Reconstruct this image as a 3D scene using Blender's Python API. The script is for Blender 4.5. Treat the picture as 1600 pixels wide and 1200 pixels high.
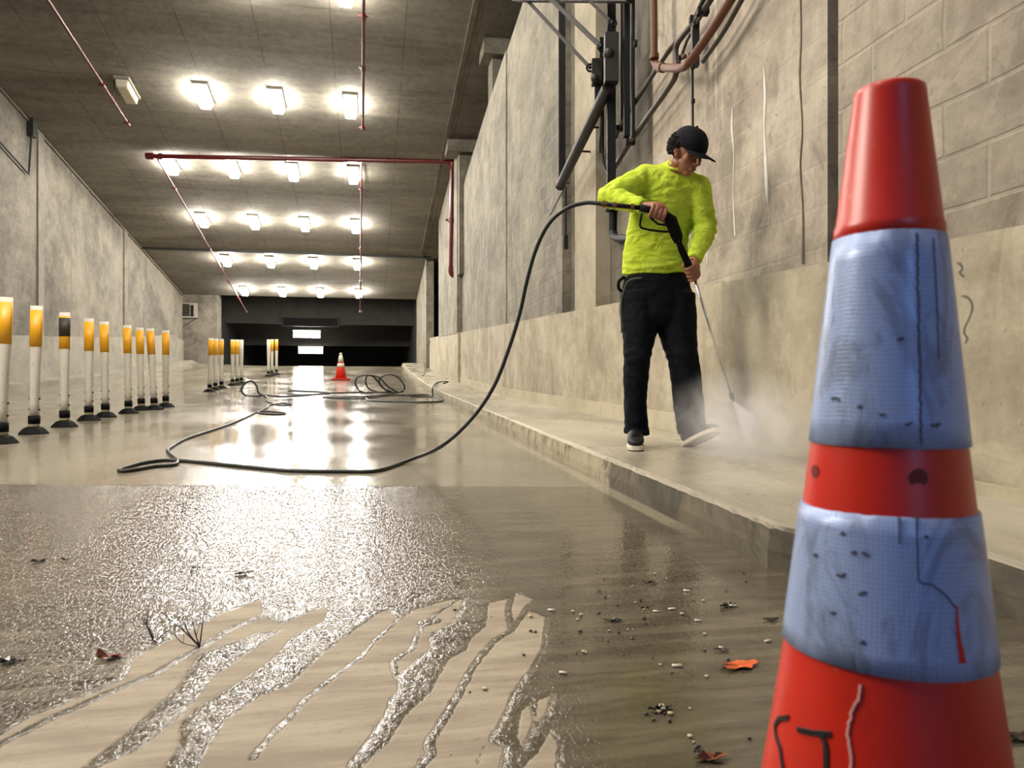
import bpy, bmesh, math, random
import numpy as np
from mathutils import Vector, Matrix, noise as mnoise
random.seed(7)
for o in list(bpy.data.objects): bpy.data.objects.remove(o)
SC = bpy.context.scene
COL = SC.collection
# ------------------------------------------------------------------ camera
FPX = 1155.0; CH = 0.55; YAW = math.radians(11.0)
Fw = Vector((math.sin(YAW), math.cos(YAW), 0)); Rt = Vector((math.cos(YAW), -math.sin(YAW), 0))
CAM = Vector((0, 0, CH))
cd = bpy.data.cameras.new('camera'); cam = bpy.data.objects.new('camera', cd); COL.objects.link(cam)
cam.location = CAM; cam.rotation_euler = (math.pi/2, 0, -YAW)
cd.sensor_width = 36; cd.lens = 36*FPX/1600; cd.clip_start = .05; cd.clip_end = 300
cd.dof.use_dof = True; cd.dof.focus_distance = 4.0; cd.dof.aperture_fstop = 11.0
SC.camera = cam
# ------------------------------------------------------------------ world, lights, exposure
SC.view_settings.view_transform = 'Standard'; SC.view_settings.look = 'None'
SC.view_settings.gamma = 1; SC.view_settings.use_curve_mapping = False
SC.view_settings.exposure = -0.17
wd = bpy.data.worlds.new('dusk_sky'); SC.world = wd; wd.use_nodes = True
bg = wd.node_tree.nodes['Background']; bg.inputs[0].default_value = (.38, .54, 1.0, 1); bg.inputs[1].default_value = 0.26
LAMP = 185.0                     # emission of the ceiling lamps
def area(name, loc, target, sx, sy, power, col):
    l = bpy.data.lights.new(name, 'AREA'); l.shape = 'RECTANGLE'; l.size = sx; l.size_y = sy; l.energy = power; l.color = col
    o = bpy.data.objects.new(name, l); COL.objects.link(o); o.location = loc
    o.rotation_euler = (Vector(target)-Vector(loc)).to_track_quat('-Z', 'Y').to_euler(); return o
area('flood_lamp_left', (-4.8, 3.4, 4.6), (2.0, 3.4, .9), 2.6, 2.2, 600, (1, .90, .77))
# cool dusk light falling in through the open ramp mouth behind the camera
area('ramp_mouth_daylight', (.6, -4.6, 2.4), (.3, .5, .5), 1.0, 2.4, 46, (.36, .54, 1.0))
SC.cycles.max_bounces = 8; SC.cycles.sample_clamp_indirect = 12; SC.cycles.volume_bounces = 4; SC.cycles.volume_max_steps = 128; SC.cycles.volume_step_rate = 1.0
SC.cycles.use_denoising = True
# ------------------------------------------------------------------ place geometry helpers
def ray(px, py): return Fw + Rt*((px-800)/FPX) + Vector((0, 0, (600-py)/FPX))
def W(px, py, d): return CAM + ray(px, py)*d
def onX(px, py, X): r = ray(px, py); return CAM + r*(X/r.x)
def zceil(Y): return CH + 8.0 - .161*Y
def onceil(px, py, drop=0):
    r = ray(px, py); return CAM + r*((8.0-drop)/(r.z+.161*r.y))
CREST = 27.5
def zfl(X, Y):
    z = .0212*Y
    y = np.clip(Y, 9, CREST); z = z + .0018*(y-9)**2
    z = z - np.maximum(Y-CREST, 0)*.11
    z = z + .03*np.maximum(-X-3.6, 0)*np.clip((Y-3)/8, 0, 1)
    return z
def onfloor(px, py, dz=0.0):
    r = ray(px, py); d = .6
    while d < 60:
        p = CAM + r*d
        if p.z <= zfl(p.x, p.y)+dz: break
        d += .004 if d < 4 else .02
    return CAM + r*d
# ------------------------------------------------------------------ scene-tree helpers
ROOT = {}
def tag(o, label=None, cat=None, group=None, kind=None):
    if label: o['label'] = label
    if cat: o['category'] = cat
    if group: o['group'] = group
    if kind: o['kind'] = kind
    return o
def thing(name, loc, label, cat, group=None, rz=0):
    o = bpy.data.objects.new(name, None); COL.objects.link(o); o.empty_display_size = .1
    o.location = loc; o.rotation_euler = (0, 0, rz); ROOT[o.name] = Vector(loc); return tag(o, label, cat, group)
def obj(name, bm, mat, parent=None, smooth=False, local=False, kind=None):
    me = bpy.data.meshes.new(name); bm.normal_update(); bm.to_mesh(me); bm.free()
    return omesh(name, me, mat, parent, smooth, local, kind)
def omesh(name, me, mat, parent=None, smooth=False, local=False, kind=None):
    o = bpy.data.objects.new(name, me); COL.objects.link(o)
    if mat is not None:
        for m in (mat if isinstance(mat, (list, tuple)) else [mat]): me.materials.append(m)
    if smooth: me.polygons.foreach_set('use_smooth', [True]*len(me.polygons))
    if parent is not None:
        if not local:
            r = ROOT.get(parent.name) or Vector((0, 0, 0)); me.transform(Matrix.Translation(-r))
            ROOT[o.name] = r
        o.parent = parent
    elif not local:
        co = np.empty(len(me.vertices)*3); me.vertices.foreach_get('co', co); co = co.reshape(-1, 3)
        b = Vector(((co[:, 0].min()+co[:, 0].max())/2, (co[:, 1].min()+co[:, 1].max())/2, co[:, 2].min()))
        me.transform(Matrix.Translation(-b)); o.location = b; ROOT[o.name] = b.copy()
    if kind: o['kind'] = kind
    return o
def struct(name, bm, mat, smooth=False): return obj(name, bm, mat, None, smooth, kind='structure')
def copy_tree(o, parent=None):
    c = o.copy(); COL.objects.link(c)
    if parent is not None: c.parent = parent
    for ch in list(o.children): copy_tree(ch, c)
    return c
def box(bm, x0, x1, y0, y1, z0, z1):
    v = [bm.verts.new((x, y, z)) for x in (x0, x1) for y in (y0, y1) for z in (z0, z1)]
    for f in ((0,1,3,2), (4,6,7,5), (0,4,5,1), (2,3,7,6), (0,2,6,4), (1,5,7,3)): bm.faces.new([v[i] for i in f])
    return v
def obox(bm, c, ax, ay, az, hx, hy, hz):
    """box at c with unit axes and half sizes"""
    v = [bm.verts.new(Vector(c)+ax*(sx*hx)+ay*(sy*hy)+az*(sz*hz)) for sx in (-1, 1) for sy in (-1, 1) for sz in (-1, 1)]
    for f in ((0,1,3,2), (4,6,7,5), (0,4,5,1), (2,3,7,6), (0,2,6,4), (1,5,7,3)): bm.faces.new([v[i] for i in f])
    return v
def bar(bm, a, b, w, h=None, up=Vector((0, 0, 1))):
    a = Vector(a); b = Vector(b); h = h or w; d = (b-a); L = d.length; d.normalize()
    s = d.cross(up)
    if s.length < 1e-3: s = d.cross(Vector((1, 0, 0)))
    s.normalize(); u = s.cross(d)
    obox(bm, (a+b)/2, d, s, u, L/2, w/2, h/2)
def tube(bm, pts, rad, n=12, ref=None, caps=True, closed=False):
    """rad: number, list of numbers or list of (ra, rb); ref: direction that ra follows"""
    pts = [Vector(p) for p in pts]; m = len(pts)
    if not isinstance(rad, (list, tuple)): rad = [rad]*m
    rad = [r if isinstance(r, (list, tuple)) else (r, r) for r in rad]
    rings = []; side = None
    for i in range(m):
        if closed: t = pts[(i+1) % m]-pts[i-1]
        else: t = pts[min(i+1, m-1)]-pts[max(i-1, 0)]
        t.normalize()
        if ref is not None: s = ref - t*ref.dot(t)
        elif side is None:
            s = t.orthogonal()
        else: s = side - t*side.dot(t)
        s.normalize(); side = s; u = t.cross(s)
        ra, rb = rad[i]
        rings.append([bm.verts.new(pts[i]+s*(ra*math.cos(2*math.pi*k/n))+u*(rb*math.sin(2*math.pi*k/n))) for k in range(n)])
    for i in range(m if closed else m-1):
        A, B = rings[i], rings[(i+1) % m]
        for k in range(n): bm.faces.new((A[k], A[(k+1) % n], B[(k+1) % n], B[k]))
    if caps and not closed:
        bm.faces.new(rings[0][::-1]); bm.faces.new(rings[-1])
    return rings
def lathe(bm, prof, c=(0, 0, 0), n=48, closed=False):
    c = Vector(c); rings = []
    for r, z in prof:
        rings.append([bm.verts.new(c+Vector((r*math.cos(2*math.pi*k/n), r*math.sin(2*math.pi*k/n), z))) for k in range(n)])
    for i in range(len(prof) if closed else len(prof)-1):
        A, B = rings[i], rings[(i+1) % len(prof)]
        for k in range(n): bm.faces.new((A[k], A[(k+1) % n], B[(k+1) % n], B[k]))
    if not closed:
        if prof[0][0] > 1e-5: bm.faces.new(rings[0][::-1])
        if prof[-1][0] > 1e-5: bm.faces.new(rings[-1])
def ball(bm, c, r, M=None, seg=16, ring=10):
    r = r if isinstance(r, (list, tuple)) else (r, r, r)
    mm = Matrix.Translation(Vector(c)) @ (M.to_4x4() if M is not None else Matrix.Identity(4)) @ Matrix.Diagonal((*r, 1))
    bmesh.ops.create_uvsphere(bm, u_segments=seg, v_segments=ring, radius=1, matrix=mm)
def prism(bm, poly, d, thick):
    """polygon (3-D points) extruded along d*thick"""
    d = Vector(d)*thick; A = [bm.verts.new(p) for p in poly]; B = [bm.verts.new(Vector(p)+d) for p in poly]
    bm.faces.new(A); bm.faces.new(B[::-1]); k = len(A)
    for i in range(k): bm.faces.new((A[i], B[i], B[(i+1) % k], A[(i+1) % k]))
def spline(pts, n=8):
    """Catmull-Rom through 3-D points"""
    P = [Vector(p) for p in pts]; P = [P[0]*2-P[1]]+P+[P[-1]*2-P[-2]]; out = []
    for i in range(1, len(P)-2):
        for k in range(n):
            t = k/n; a, b, c, d = P[i-1], P[i], P[i+1], P[i+2]
            out.append(.5*((2*b)+(c-a)*t+(2*a-5*b+4*c-d)*t*t+(3*b-a-3*c+d)*t**3))
    out.append(P[-2]); return out
def remeshed(bm, voxel, smooth=4, fac=.5):
    """fuse overlapping closed shapes into one continuous skin"""
    me = bpy.data.meshes.new('t'); bmesh.ops.recalc_face_normals(bm, faces=bm.faces); bm.to_mesh(me); bm.free()
    o = bpy.data.objects.new('t', me); COL.objects.link(o)
    r = o.modifiers.new('r', 'REMESH'); r.mode = 'VOXEL'; r.voxel_size = voxel; r.adaptivity = 0
    if smooth:
        s = o.modifiers.new('s', 'SMOOTH'); s.iterations = smooth; s.factor = fac
    dg = bpy.context.evaluated_depsgraph_get(); out = bpy.data.meshes.new_from_object(o.evaluated_get(dg))
    bpy.data.objects.remove(o); bpy.data.meshes.remove(me); return out
def disp(me, f):
    """move each vertex by f(co, normal) """
    nn = [v.normal.copy() for v in me.vertices]
    for v, n_ in zip(me.vertices, nn): v.co = v.co + f(v.co, n_)
# ------------------------------------------------------------------ materials
class G:
    def __init__(s, name):
        s.m = bpy.data.materials.new(name); s.m.use_nodes = True; s.t = s.m.node_tree; s.t.nodes.clear()
        s.out = s.t.nodes.new('ShaderNodeOutputMaterial'); s.p = s.t.nodes.new('ShaderNodeBsdfPrincipled')
        s.t.links.new(s.p.outputs[0], s.out.inputs[0])
    def n(s, typ, props=None, **inp):
        d = s.t.nodes.new('ShaderNode'+typ)
        for k, v in (props or {}).items(): setattr(d, k, v)
        for k, v in inp.items():
            key = int(k[1:]) if k[0] == 'i' and k[1:].isdigit() else k
            s.put(d.inputs[key], v)
        return d
    def put(s, sock, v):
        if hasattr(v, 'is_output') or hasattr(v, 'links') and hasattr(v, 'node'): s.t.links.new(v, sock)
        else:
            if isinstance(v, (tuple, list)) and len(v) == 3 and sock.type == 'RGBA': v = (*v, 1)
            sock.default_value = v
    def math(s, op, a, b=0.0, clamp=False):
        return s.n('Math', {'operation': op, 'use_clamp': clamp}, i0=a, i1=b).outputs[0]
    def mix(s, f, a, b, blend='MIX'):
        d = s.t.nodes.new('ShaderNodeMix'); d.data_type = 'RGBA'; d.blend_type = blend
        s.put(d.inputs[0], f); s.put(d.inputs[6], a); s.put(d.inputs[7], b); return d.outputs[2]
    def mixf(s, f, a, b):
        d = s.t.nodes.new('ShaderNodeMix'); d.data_type = 'FLOAT'
        s.put(d.inputs[0], f); s.put(d.inputs[2], a); s.put(d.inputs[3], b); return d.outputs[0]
    def step(s, v, lo, hi):
        d = s.n('MapRange', {'interpolation_type': 'SMOOTHSTEP'}, Value=v); d.inputs[1].default_value = lo; d.inputs[2].default_value = hi
        return d.outputs[0]
    def pos(s): return s.n('NewGeometry').outputs['Position']
    def xyz(s, v): return s.n('SeparateXYZ', i0=v).outputs
    def comb(s, x, y, z): return s.n('CombineXYZ', i0=x, i1=y, i2=z).outputs[0]
    def scale(s, v, k): return s.n('VectorMath', {'operation': 'MULTIPLY'}, i0=v, i1=k).outputs[0]
    def noise(s, v, sc, det=6, rough=.6, dist=0): return s.n('TexNoise', None, Vector=v, Scale=sc, Detail=det, Roughness=rough, Distortion=dist).outputs[0]
    def bump(s, h, st, dist=.01, normal=None):
        d = s.n('Bump', None, Height=h, Strength=st, Distance=dist)
        if normal is not None: s.put(d.inputs['Normal'], normal)
        return d.outputs[0]
    def fin(s, col=None, rough=None, normal=None, **kw):
        if col is not None: s.put(s.p.inputs['Base Color'], col)
        if rough is not None: s.put(s.p.inputs['Roughness'], rough)
        if normal is not None: s.put(s.p.inputs['Normal'], normal)
        for k, v in kw.items(): s.put(s.p.inputs[k.replace('_', ' ')], v)
        return s.m
def rgb(r, g, b):
    f = lambda c: ((c/255+.055)/1.055)**2.4 if c > 10 else c/255/12.92
    return (f(r), f(g), f(b))
def plain(name, c, rough=.5, metal=0, var=.12, sc=30, bump=.0, spec=.5):
    g = G(name); p = g.n('TexCoord').outputs['Object']; nz = g.noise(p, sc, 4)
    col = g.mix(nz, tuple(x*(1-var*2) for x in c), tuple(min(1, x*(1+var*2)) for x in c))
    return g.fin(col, rough, g.bump(nz, bump, .004) if bump else None, Metallic=metal, Specular_IOR_Level=spec)
ALB = .55
def dim(c, k=.55): return tuple(x*k for x in c)
def concrete(name, lo, hi, rough=.85, stretch=(1, 1, 1), sc=.7, stain=.45, stain_col=(.05, .045, .035), brick=None, bump=.35, drips=.0, joint=None, bw=.4, bh=.2, brickfade=None, drip_light=0, bk=1.0):
    lo, hi, stain_col = (tuple(c*ALB for c in k) for k in (lo, hi, stain_col))
    g = G(name); P = g.pos(); S = g.scale(P, stretch)
    n1 = g.noise(S, sc, 8, .62, .4); n2 = g.noise(P, 9, 8, .7); n3 = g.noise(S, sc*4.3, 6, .6)
    f = g.math('ADD', g.math('MULTIPLY', n1, .55), g.math('ADD', g.math('MULTIPLY', n3, .3), g.math('MULTIPLY', n2, .25)))
    col = g.mix(g.step(f, .40, .70), lo, hi)
    st = g.step(g.noise(g.scale(S, (1, 1, .8)), sc*1.7, 10, .72, .8), .56, .74)
    col = g.mix(g.math('MULTIPLY', st, stain), col, stain_col)
    h = g.math('ADD', g.math('MULTIPLY', n2, .6), n3)
    if drips or drip_light:
        d = g.noise(g.scale(P, (5, 5, .22)), 1.3, 5, .6)
        if drips: col = g.mix(g.math('MULTIPLY', g.step(d, .55, .72), drips), col, stain_col)
        d2 = g.noise(g.scale(P, (4, 4, .3)), 2.1, 3, .5)
        if drip_light: col = g.mix(g.math('MULTIPLY', g.step(d2, .66, .74), drip_light), col, tuple(min(1, c*1.5) for c in hi))
    if brick:
        x = g.xyz(P); uv = g.comb(x[{'y': 1, 'x': 0}[brick]], x[2], 0.0)
        uv = g.n('VectorMath', {'operation': 'ADD'}, i0=uv, i1=g.scale(g.n('TexNoise', None, Vector=P, Scale=3.0).outputs[1], (.022, .022, 0))).outputs[0]
        b = g.n('TexBrick', {'offset': .5}, Vector=uv, Scale=1.0)
        b.inputs['Brick Width'].default_value = bw; b.inputs['Row Height'].default_value = bh; b.inputs['Mortar Size'].default_value = .011
        b.inputs['Mortar Smooth'].default_value = .6; b.inputs['Bias'].default_value = 0
        b.inputs['Color1'].default_value = (.30, .30, .30, 1); b.inputs['Color2'].default_value = (.62, .62, .62, 1)
        m = b.outputs['Fac']
        m = g.math('MULTIPLY', m, bk)
        if brickfade: # only between world Y a..b
            m = g.math('MULTIPLY', m, g.math('MULTIPLY', g.step(x[1], brickfade[0], brickfade[0]+.5), g.step(x[1], brickfade[1], brickfade[1]-.5)))
            tint = g.math('MULTIPLY', g.math('MULTIPLY', g.step(x[1], brickfade[0], brickfade[0]+.5), g.step(x[1], brickfade[1], brickfade[1]-.5)), .28)
        else: tint = .28*bk
        col = g.mix(tint, col, g.mix(1.0, col, b.outputs['Color'], 'OVERLAY'))
        col = g.mix(g.math('MULTIPLY', g.math('MULTIPLY', m, g.step(g.noise(P, 1.6, 4), .35, .6)), .42), col, tuple(min(1, c*1.3) for c in hi))
        h = g.math('SUBTRACT', h, g.math('MULTIPLY', m, .35))
    pit = g.step(g.noise(P, 34, 2, .5), .70, .76); col = g.mix(g.math('MULTIPLY', pit, .45), col, stain_col)
    blot = g.noise(P, 2.6, 9, .72, .6); col = g.mix(g.math('MULTIPLY', g.step(blot, .52, .66), stain*.7), col, stain_col); col = g.mix(g.math('MULTIPLY', g.step(blot, .46, .36), .30), col, tuple(min(1, c*1.25) for c in hi))
    if joint: # vertical joints every `joint` metres along Y
        x = g.xyz(P); fr = g.math('ABSOLUTE', g.math('SUBTRACT', g.math('FRACT', g.math('DIVIDE', x[1], joint)), .5))
        j = g.step(fr, .012/joint, .0)
        col = g.mix(g.math('MULTIPLY', j, .75), col, stain_col); h = g.math('SUBTRACT', h, j)
    return g.fin(col, rough, g.bump(h, bump, .02))
M = {}
M['ceiling'] = None
def mk_ceiling():
    g = G('board_formed_ceiling'); P = g.pos(); x = g.xyz(P)
    S = g.scale(P, (.35, 1.6, 1)); n1 = g.noise(S, .8, 8, .65, .5); n2 = g.noise(P, 7, 8, .7); n3 = g.noise(g.scale(P, (.5, 4, 1)), 1.4, 6, .6)
    f = g.math('ADD', g.math('MULTIPLY', n1, .5), g.math('ADD', g.math('MULTIPLY', n3, .16), g.math('MULTIPLY', n2, .34)))
    col = g.mix(g.step(f, .30, .72), dim(rgb(108, 103, 90)), dim(rgb(168, 161, 144)))
    st = g.step(g.noise(g.scale(P, (.22, 1.5, 1)), 1.0, 10, .7, 1.2), .60, .68)
    col = g.mix(g.math('MULTIPLY', st, .5), col, dim(rgb(66, 58, 44)))
    fr = g.math('ABSOLUTE', g.math('SUBTRACT', g.math('FRACT', g.math('DIVIDE', x[0], 1.22)), .5)); j = g.math('MULTIPLY', g.step(fr, .016, .0), g.step(g.noise(P, 1.2, 3), .36, .5))
    fy = g.math('ABSOLUTE', g.math('SUBTRACT', g.math('FRACT', g.math('DIVIDE', x[1], 2.44)), .5)); j2 = g.math('MULTIPLY', g.step(fy, .006, .0), g.step(g.noise(P, .9, 3), .5, .62))
    col = g.mix(g.math('MULTIPLY', g.math('MAXIMUM', j, j2), .6), col, rgb(58, 52, 40))
    g.fin(col, .9, g.bump(g.math('ADD', n2, g.math('MULTIPLY', n3, 1.0)), .35, .02)); return g.m
M['ceiling'] = mk_ceiling()
M['wall_left'] = concrete('left_wall_concrete', rgb(92, 86, 75), rgb(158, 150, 133), sc=.5, stain=.35, stain_col=rgb(96, 90, 78), brick='y', brickfade=(-9, 16.8), joint=None, drips=.3, bump=.4)
M['plinth_left'] = concrete('left_plinth_concrete', rgb(142, 136, 122), rgb(182, 175, 158), sc=.8, stain=.25, stain_col=rgb(120, 112, 96), drips=.2)
M['wall_right'] = concrete('right_wall_concrete', rgb(152, 139, 122), rgb(216, 203, 182), sc=.9, stain=.75, stain_col=rgb(112, 103, 86), drips=.4, drip_light=.5, bump=.5, brick='y', bk=.28)
M['wall_block'] = concrete('right_wall_blockwork', rgb(142, 130, 114), rgb(196, 183, 162), sc=.9, stain=.55, stain_col=rgb(112, 104, 88), brick='y', drips=.25, drip_light=.2, bump=.5)
M['wall_far'] = concrete('far_right_concrete', rgb(112, 106, 92), rgb(176, 168, 146), sc=.7, stain=.5, stain_col=rgb(90, 84, 68), drips=.3, drip_light=.3, brick='y', bk=.5)
M['wall_recess'] = concrete('right_recess_shade_concrete', rgb(96, 89, 76), rgb(142, 134, 116), sc=.6, stain=.4, stain_col=rgb(80, 70, 52), drips=.55, drip_light=.7, brick='y')  # shade inside the recess is painted in as a darker base tone
M['plinth_right'] = concrete('right_plinth_concrete', rgb(170, 158, 134), rgb(220, 208, 180), sc=.9, stain=.5, stain_col=rgb(118, 104, 76), drips=.4, bump=.3)
M['pilaster'] = concrete('pilaster_concrete', rgb(170, 158, 134), rgb(206, 194, 168), sc=.9, stain=.3, stain_col=rgb(120, 106, 80))
M['dark_concrete'] = concrete('unlit_portal_concrete', rgb(44, 42, 36), rgb(64, 60, 52), sc=.5, stain=.3, stain_col=rgb(26, 25, 22))  # lack of light in the portal put into a dark base colour
M['void_shade'] = concrete('shaded_void_concrete', rgb(24, 23, 21), rgb(38, 36, 32), sc=.5)  # near-black base colour carries the darkness of the unlit void
M['column'] = concrete('column_concrete', rgb(96, 90, 74), rgb(140, 132, 112), sc=.9, stain=.4)
def mk_walk():
    g = G('wet_sidewalk_concrete'); P = g.pos(); x = g.xyz(P)
    n1 = g.noise(g.scale(P, (1, .5, 1)), 1.2, 8, .6, .3); n2 = g.noise(P, 14, 8, .7)
    col = g.mix(g.step(n1, .38, .66), dim(rgb(158, 149, 130), .7), dim(rgb(196, 187, 166), .7))
    nz = g.xyz(g.n('NewGeometry').outputs['Normal'])[2]; side = g.step(nz, .75, .4)
    # kerb face: sooty nearer than the joint at Y=3.33, cleaned pale beyond it, chipped near its top
    near = g.step(g.math('ADD', x[1], g.math('MULTIPLY', g.noise(P, 2, 4), .1)), 3.42, 3.36)
    grime = g.noise(g.scale(P, (1, 1, 1.5)), 3.2, 8, .7, .6)
    fc = g.mix(g.step(grime, .35, .65), dim(rgb(84, 78, 64)), dim(rgb(128, 118, 96)))
    ff = g.mix(g.step(g.noise(P, 6, 8, .75), .45, .66), dim(rgb(186, 174, 146), .6), dim(rgb(110, 100, 78)))
    col = g.mix(side, col, g.mix(near, ff, fc))
    wet = g.step(g.noise(P, 1.1, 5), .42, .6)
    return g.fin(col, g.mixf(g.step(nz, .97, .9), g.mixf(wet, .42, .24), .8), g.bump(g.math('ADD', n2, n1), .22, .01))
M['walk'] = mk_walk()
def mk_floor():
    g = G('hosed_ramp_concrete'); P = g.pos(); x = g.xyz(P)
    dep = g.n('VectorMath', {'operation': 'DOT_PRODUCT'}, i0=P, i1=tuple(Fw)).outputs['Value']
    near = g.step(dep, 3.455, 3.435)                    # pour joint: darker wet slab on this side
    dry = g.n('Attribute', {'attribute_name': 'dry'}).outputs['Fac']
    dn = g.math('ADD', dry, g.math('MULTIPLY', g.math('SUBTRACT', g.noise(P, 55, 4, .6), .5), .012))
    dryf = g.step(dn, -.0015, .0015)
    edge = g.math('MULTIPLY', g.step(dn, -.012, -.001), g.step(dn, .003, .0))
    # colours
    br = g.noise(g.scale(P, (1, 6, 1)), 3.0, 8, .68, .3)
    fine = g.noise(P, 60, 5, .7)
    c_dry = g.mix(g.step(br, .36, .66), rgb(122, 110, 92), rgb(150, 138, 118))
    c_dry = g.mix(g.math('MULTIPLY', g.step(fine, .56, .7), .3), c_dry, dim(rgb(112, 98, 74)))
    c_wet = g.mix(g.step(br, .35, .68), dim(rgb(98, 90, 74), .5), dim(rgb(134, 124, 104), .5))
    c_wet = g.mix(g.math('MULTIPLY', g.step(g.noise(P, 1.3, 5), .5, .7), .5), c_wet, dim(rgb(84, 74, 54), .5))
    pn = g.noise(g.scale(P, (1, .45, 1)), .9, 7, .6, .5)
    c_far = g.mix(g.step(pn, .38, .62), dim(rgb(160, 150, 130), .45), dim(rgb(192, 182, 160), .45))
    line = g.math('MULTIPLY', g.step(dep, 3.47, 3.452), g.step(dep, 3.425, 3.44))
    gut_glint = g.step(g.math('ABSOLUTE', g.math('SUBTRACT', x[0], 1.065)), .05, .02)
    gut_glint = g.math('MULTIPLY', gut_glint, g.step(x[1], 2.2, 2.6))
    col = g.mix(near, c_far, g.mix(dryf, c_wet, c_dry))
    col = g.mix(g.math('MULTIPLY', gut_glint, .55), col, dim(rgb(206, 194, 166)))  # pale line along the kerb foot: wet highlight painted into the floor colour
    crack = g.step(g.math('ABSOLUTE', g.math('SUBTRACT', dep, 3.445)), .008, .002)
    col = g.mix(g.math('MULTIPLY', crack, .5), col, rgb(80, 70, 54))
    # roughness
    r_far = g.mixf(g.step(g.noise(g.scale(P, (1, .6, 1)), 1.2, 5), .4, .6), .12, .22)
    r_wet = g.mixf(g.step(g.noise(g.scale(P, (.7, 1, 1)), .8, 4), .42, .6), .035, .08)
    rough = g.mixf(near, r_far, g.mixf(dryf, r_wet, .75))
    # relief
    rip = g.math('MULTIPLY', g.step(g.noise(g.scale(P, (1, .42, 1)), 145, 2, .7), .42, .68), 1.0); rip2 = g.noise(P, 28, 4, .6); big = g.noise(g.scale(P, (1, .5, 1)), 3, 4, .5)
    hw = g.math('ADD', g.math('MULTIPLY', rip, .00105), g.math('MULTIPLY', g.noise(g.scale(P, (1, .4, 1)), 45, 2, .6), .0022))
    hf = g.math('ADD', g.math('MULTIPLY', rip2, .0005), g.math('MULTIPLY', g.noise(P, 9, 3), .0006))
    hd = g.math('MULTIPLY', fine, .0012)
    hw = g.math('MULTIPLY', hw, g.mixf(g.step(g.math('ADD', x[0], g.math('MULTIPLY', g.noise(P, 2.5, 4), .5)), .15, .75), 1.0, .22))
    h = g.mixf(near, hf, g.mixf(dryf, hw, hd))
    h = g.math('ADD', h, g.math('MULTIPLY', edge, -.0015))
    bp = g.n('Bump', None, Height=h, Strength=1.0, Distance=1.0).outputs[0]
    return g.fin(col, rough, bp, Specular_IOR_Level=.5)
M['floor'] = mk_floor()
M['red_pipe'] = plain('red_enamel_pipe', rgb(76, 10, 9), .3, 0, .1, 8)
M['dark_steel'] = plain('dark_painted_steel', rgb(34, 32, 29), .55, .2, .15)
M['black_steel'] = plain('black_steel', rgb(14, 14, 14), .6, 0, .15, spec=.25)
M['grey_conduit'] = plain('grey_conduit', rgb(66, 60, 52), .5, .3, .15)
M['rust_pipe'] = plain('rust_brown_pipe', rgb(84, 46, 22), .6, 0, .2, 12)
M['white_plastic'] = plain('white_post_plastic', rgb(190, 184, 168), .5, 0, .06, 9)
def mk_post():
    g = G('scuffed_white_post'); P = g.pos(); n = g.noise(g.scale(P, (1, 1, .35)), 40, 8, .7, 1)
    s = g.step(n, .57, .68); return g.fin(g.mix(g.math('MULTIPLY', s, .6), rgb(182, 177, 163), rgb(96, 88, 74)), .5)
M['post'] = mk_post()
M['yellow'] = plain('amber_reflective_band', rgb(212, 152, 12), .45, 0, .08, 20)
M['peeled'] = plain('peeled_black_band', rgb(40, 32, 20), .6, 0, .3, 60)
M['rubber'] = plain('black_rubber', rgb(9, 9, 8), .7, 0, .15, 20, spec=.12)
M['hose'] = plain('grey_green_hose', rgb(34, 36, 32), .45, 0, .15, 20, spec=.35)
M['band_olive'] = plain('olive_collar', rgb(130, 120, 84), .6)
M['housing'] = plain('lamp_housing_grey', rgb(140, 134, 120), .6)
M['lens_off'] = plain('unlit_lamp_lens', rgb(196, 190, 170), .35)
def emis(name, col, st):
    g = G(name); e = g.n('Emission', None, Color=(*col, 1), Strength=st); g.t.links.new(e.outputs[0], g.out.inputs[0]); return g.m
M['lamp'] = emis('lamp_diffuser_glow', (1, .94, .86), LAMP)
M['tube_lamp'] = emis('fluorescent_glow', (1, .95, .88), 24)
# ------------------------------------------------------------------ floor
def lines(segs):
    out = []
    for a, b, n in segs: out += list(np.linspace(a, b, n, endpoint=False))
    out.append(segs[-1][1]); return np.array(out)
xs = lines([(-9, -4, 16), (-4, -1, 24), (-1, 1.3, 290), (1.3, 3.4, 24)])
ys = lines([(-3, .6, 12), (.6, 2.3, 240), (2.3, 4, 30), (4, 44, 200)])
X, Y = np.meshgrid(xs, ys); Z = zfl(X, Y)
def gp(px, py):          # photograph pixel -> near floor (flat there) in plan
    r = ray(px, py); d = CH/(-r.z+.0212*r.y); return ((CAM+r*d).x, (CAM+r*d).y)
C2 = lambda L: [(450+x/3.529, 860+y/3.529) for x, y in L]
def sd_poly(poly, X, Y):
    P = np.array([gp(*p) for p in poly]); d = np.full(X.shape, 1e9); ins = np.zeros(X.shape, bool); n = len(P)
    for i in range(n):
        a, b = P[i], P[(i+1) % n]; e = b-a; wx, wy = X-a[0], Y-a[1]
        t = np.clip((wx*e[0]+wy*e[1])/(e@e+1e-12), 0, 1); d = np.minimum(d, (wx-e[0]*t)**2+(wy-e[1]*t)**2)
        c = ((a[1] > Y) != (b[1] > Y)); xi = a[0]+(Y-a[1])*(b[0]-a[0])/(b[1]-a[1]+1e-12); ins ^= c & (X < xi)
    d = np.sqrt(d); return np.where(ins, d, -d)
def sd_line(pts, w, X, Y):
    P = np.array([gp(*p) for p in pts]); d = np.full(X.shape, 1e9)
    for a, b in zip(P[:-1], P[1:]):
        e = b-a; wx, wy = X-a[0], Y-a[1]; t = np.clip((wx*e[0]+wy*e[1])/(e@e+1e-12), 0, 1)
        d = np.minimum(d, np.sqrt((wx-e[0]*t)**2+(wy-e[1]*t)**2))
    return w-d
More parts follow.
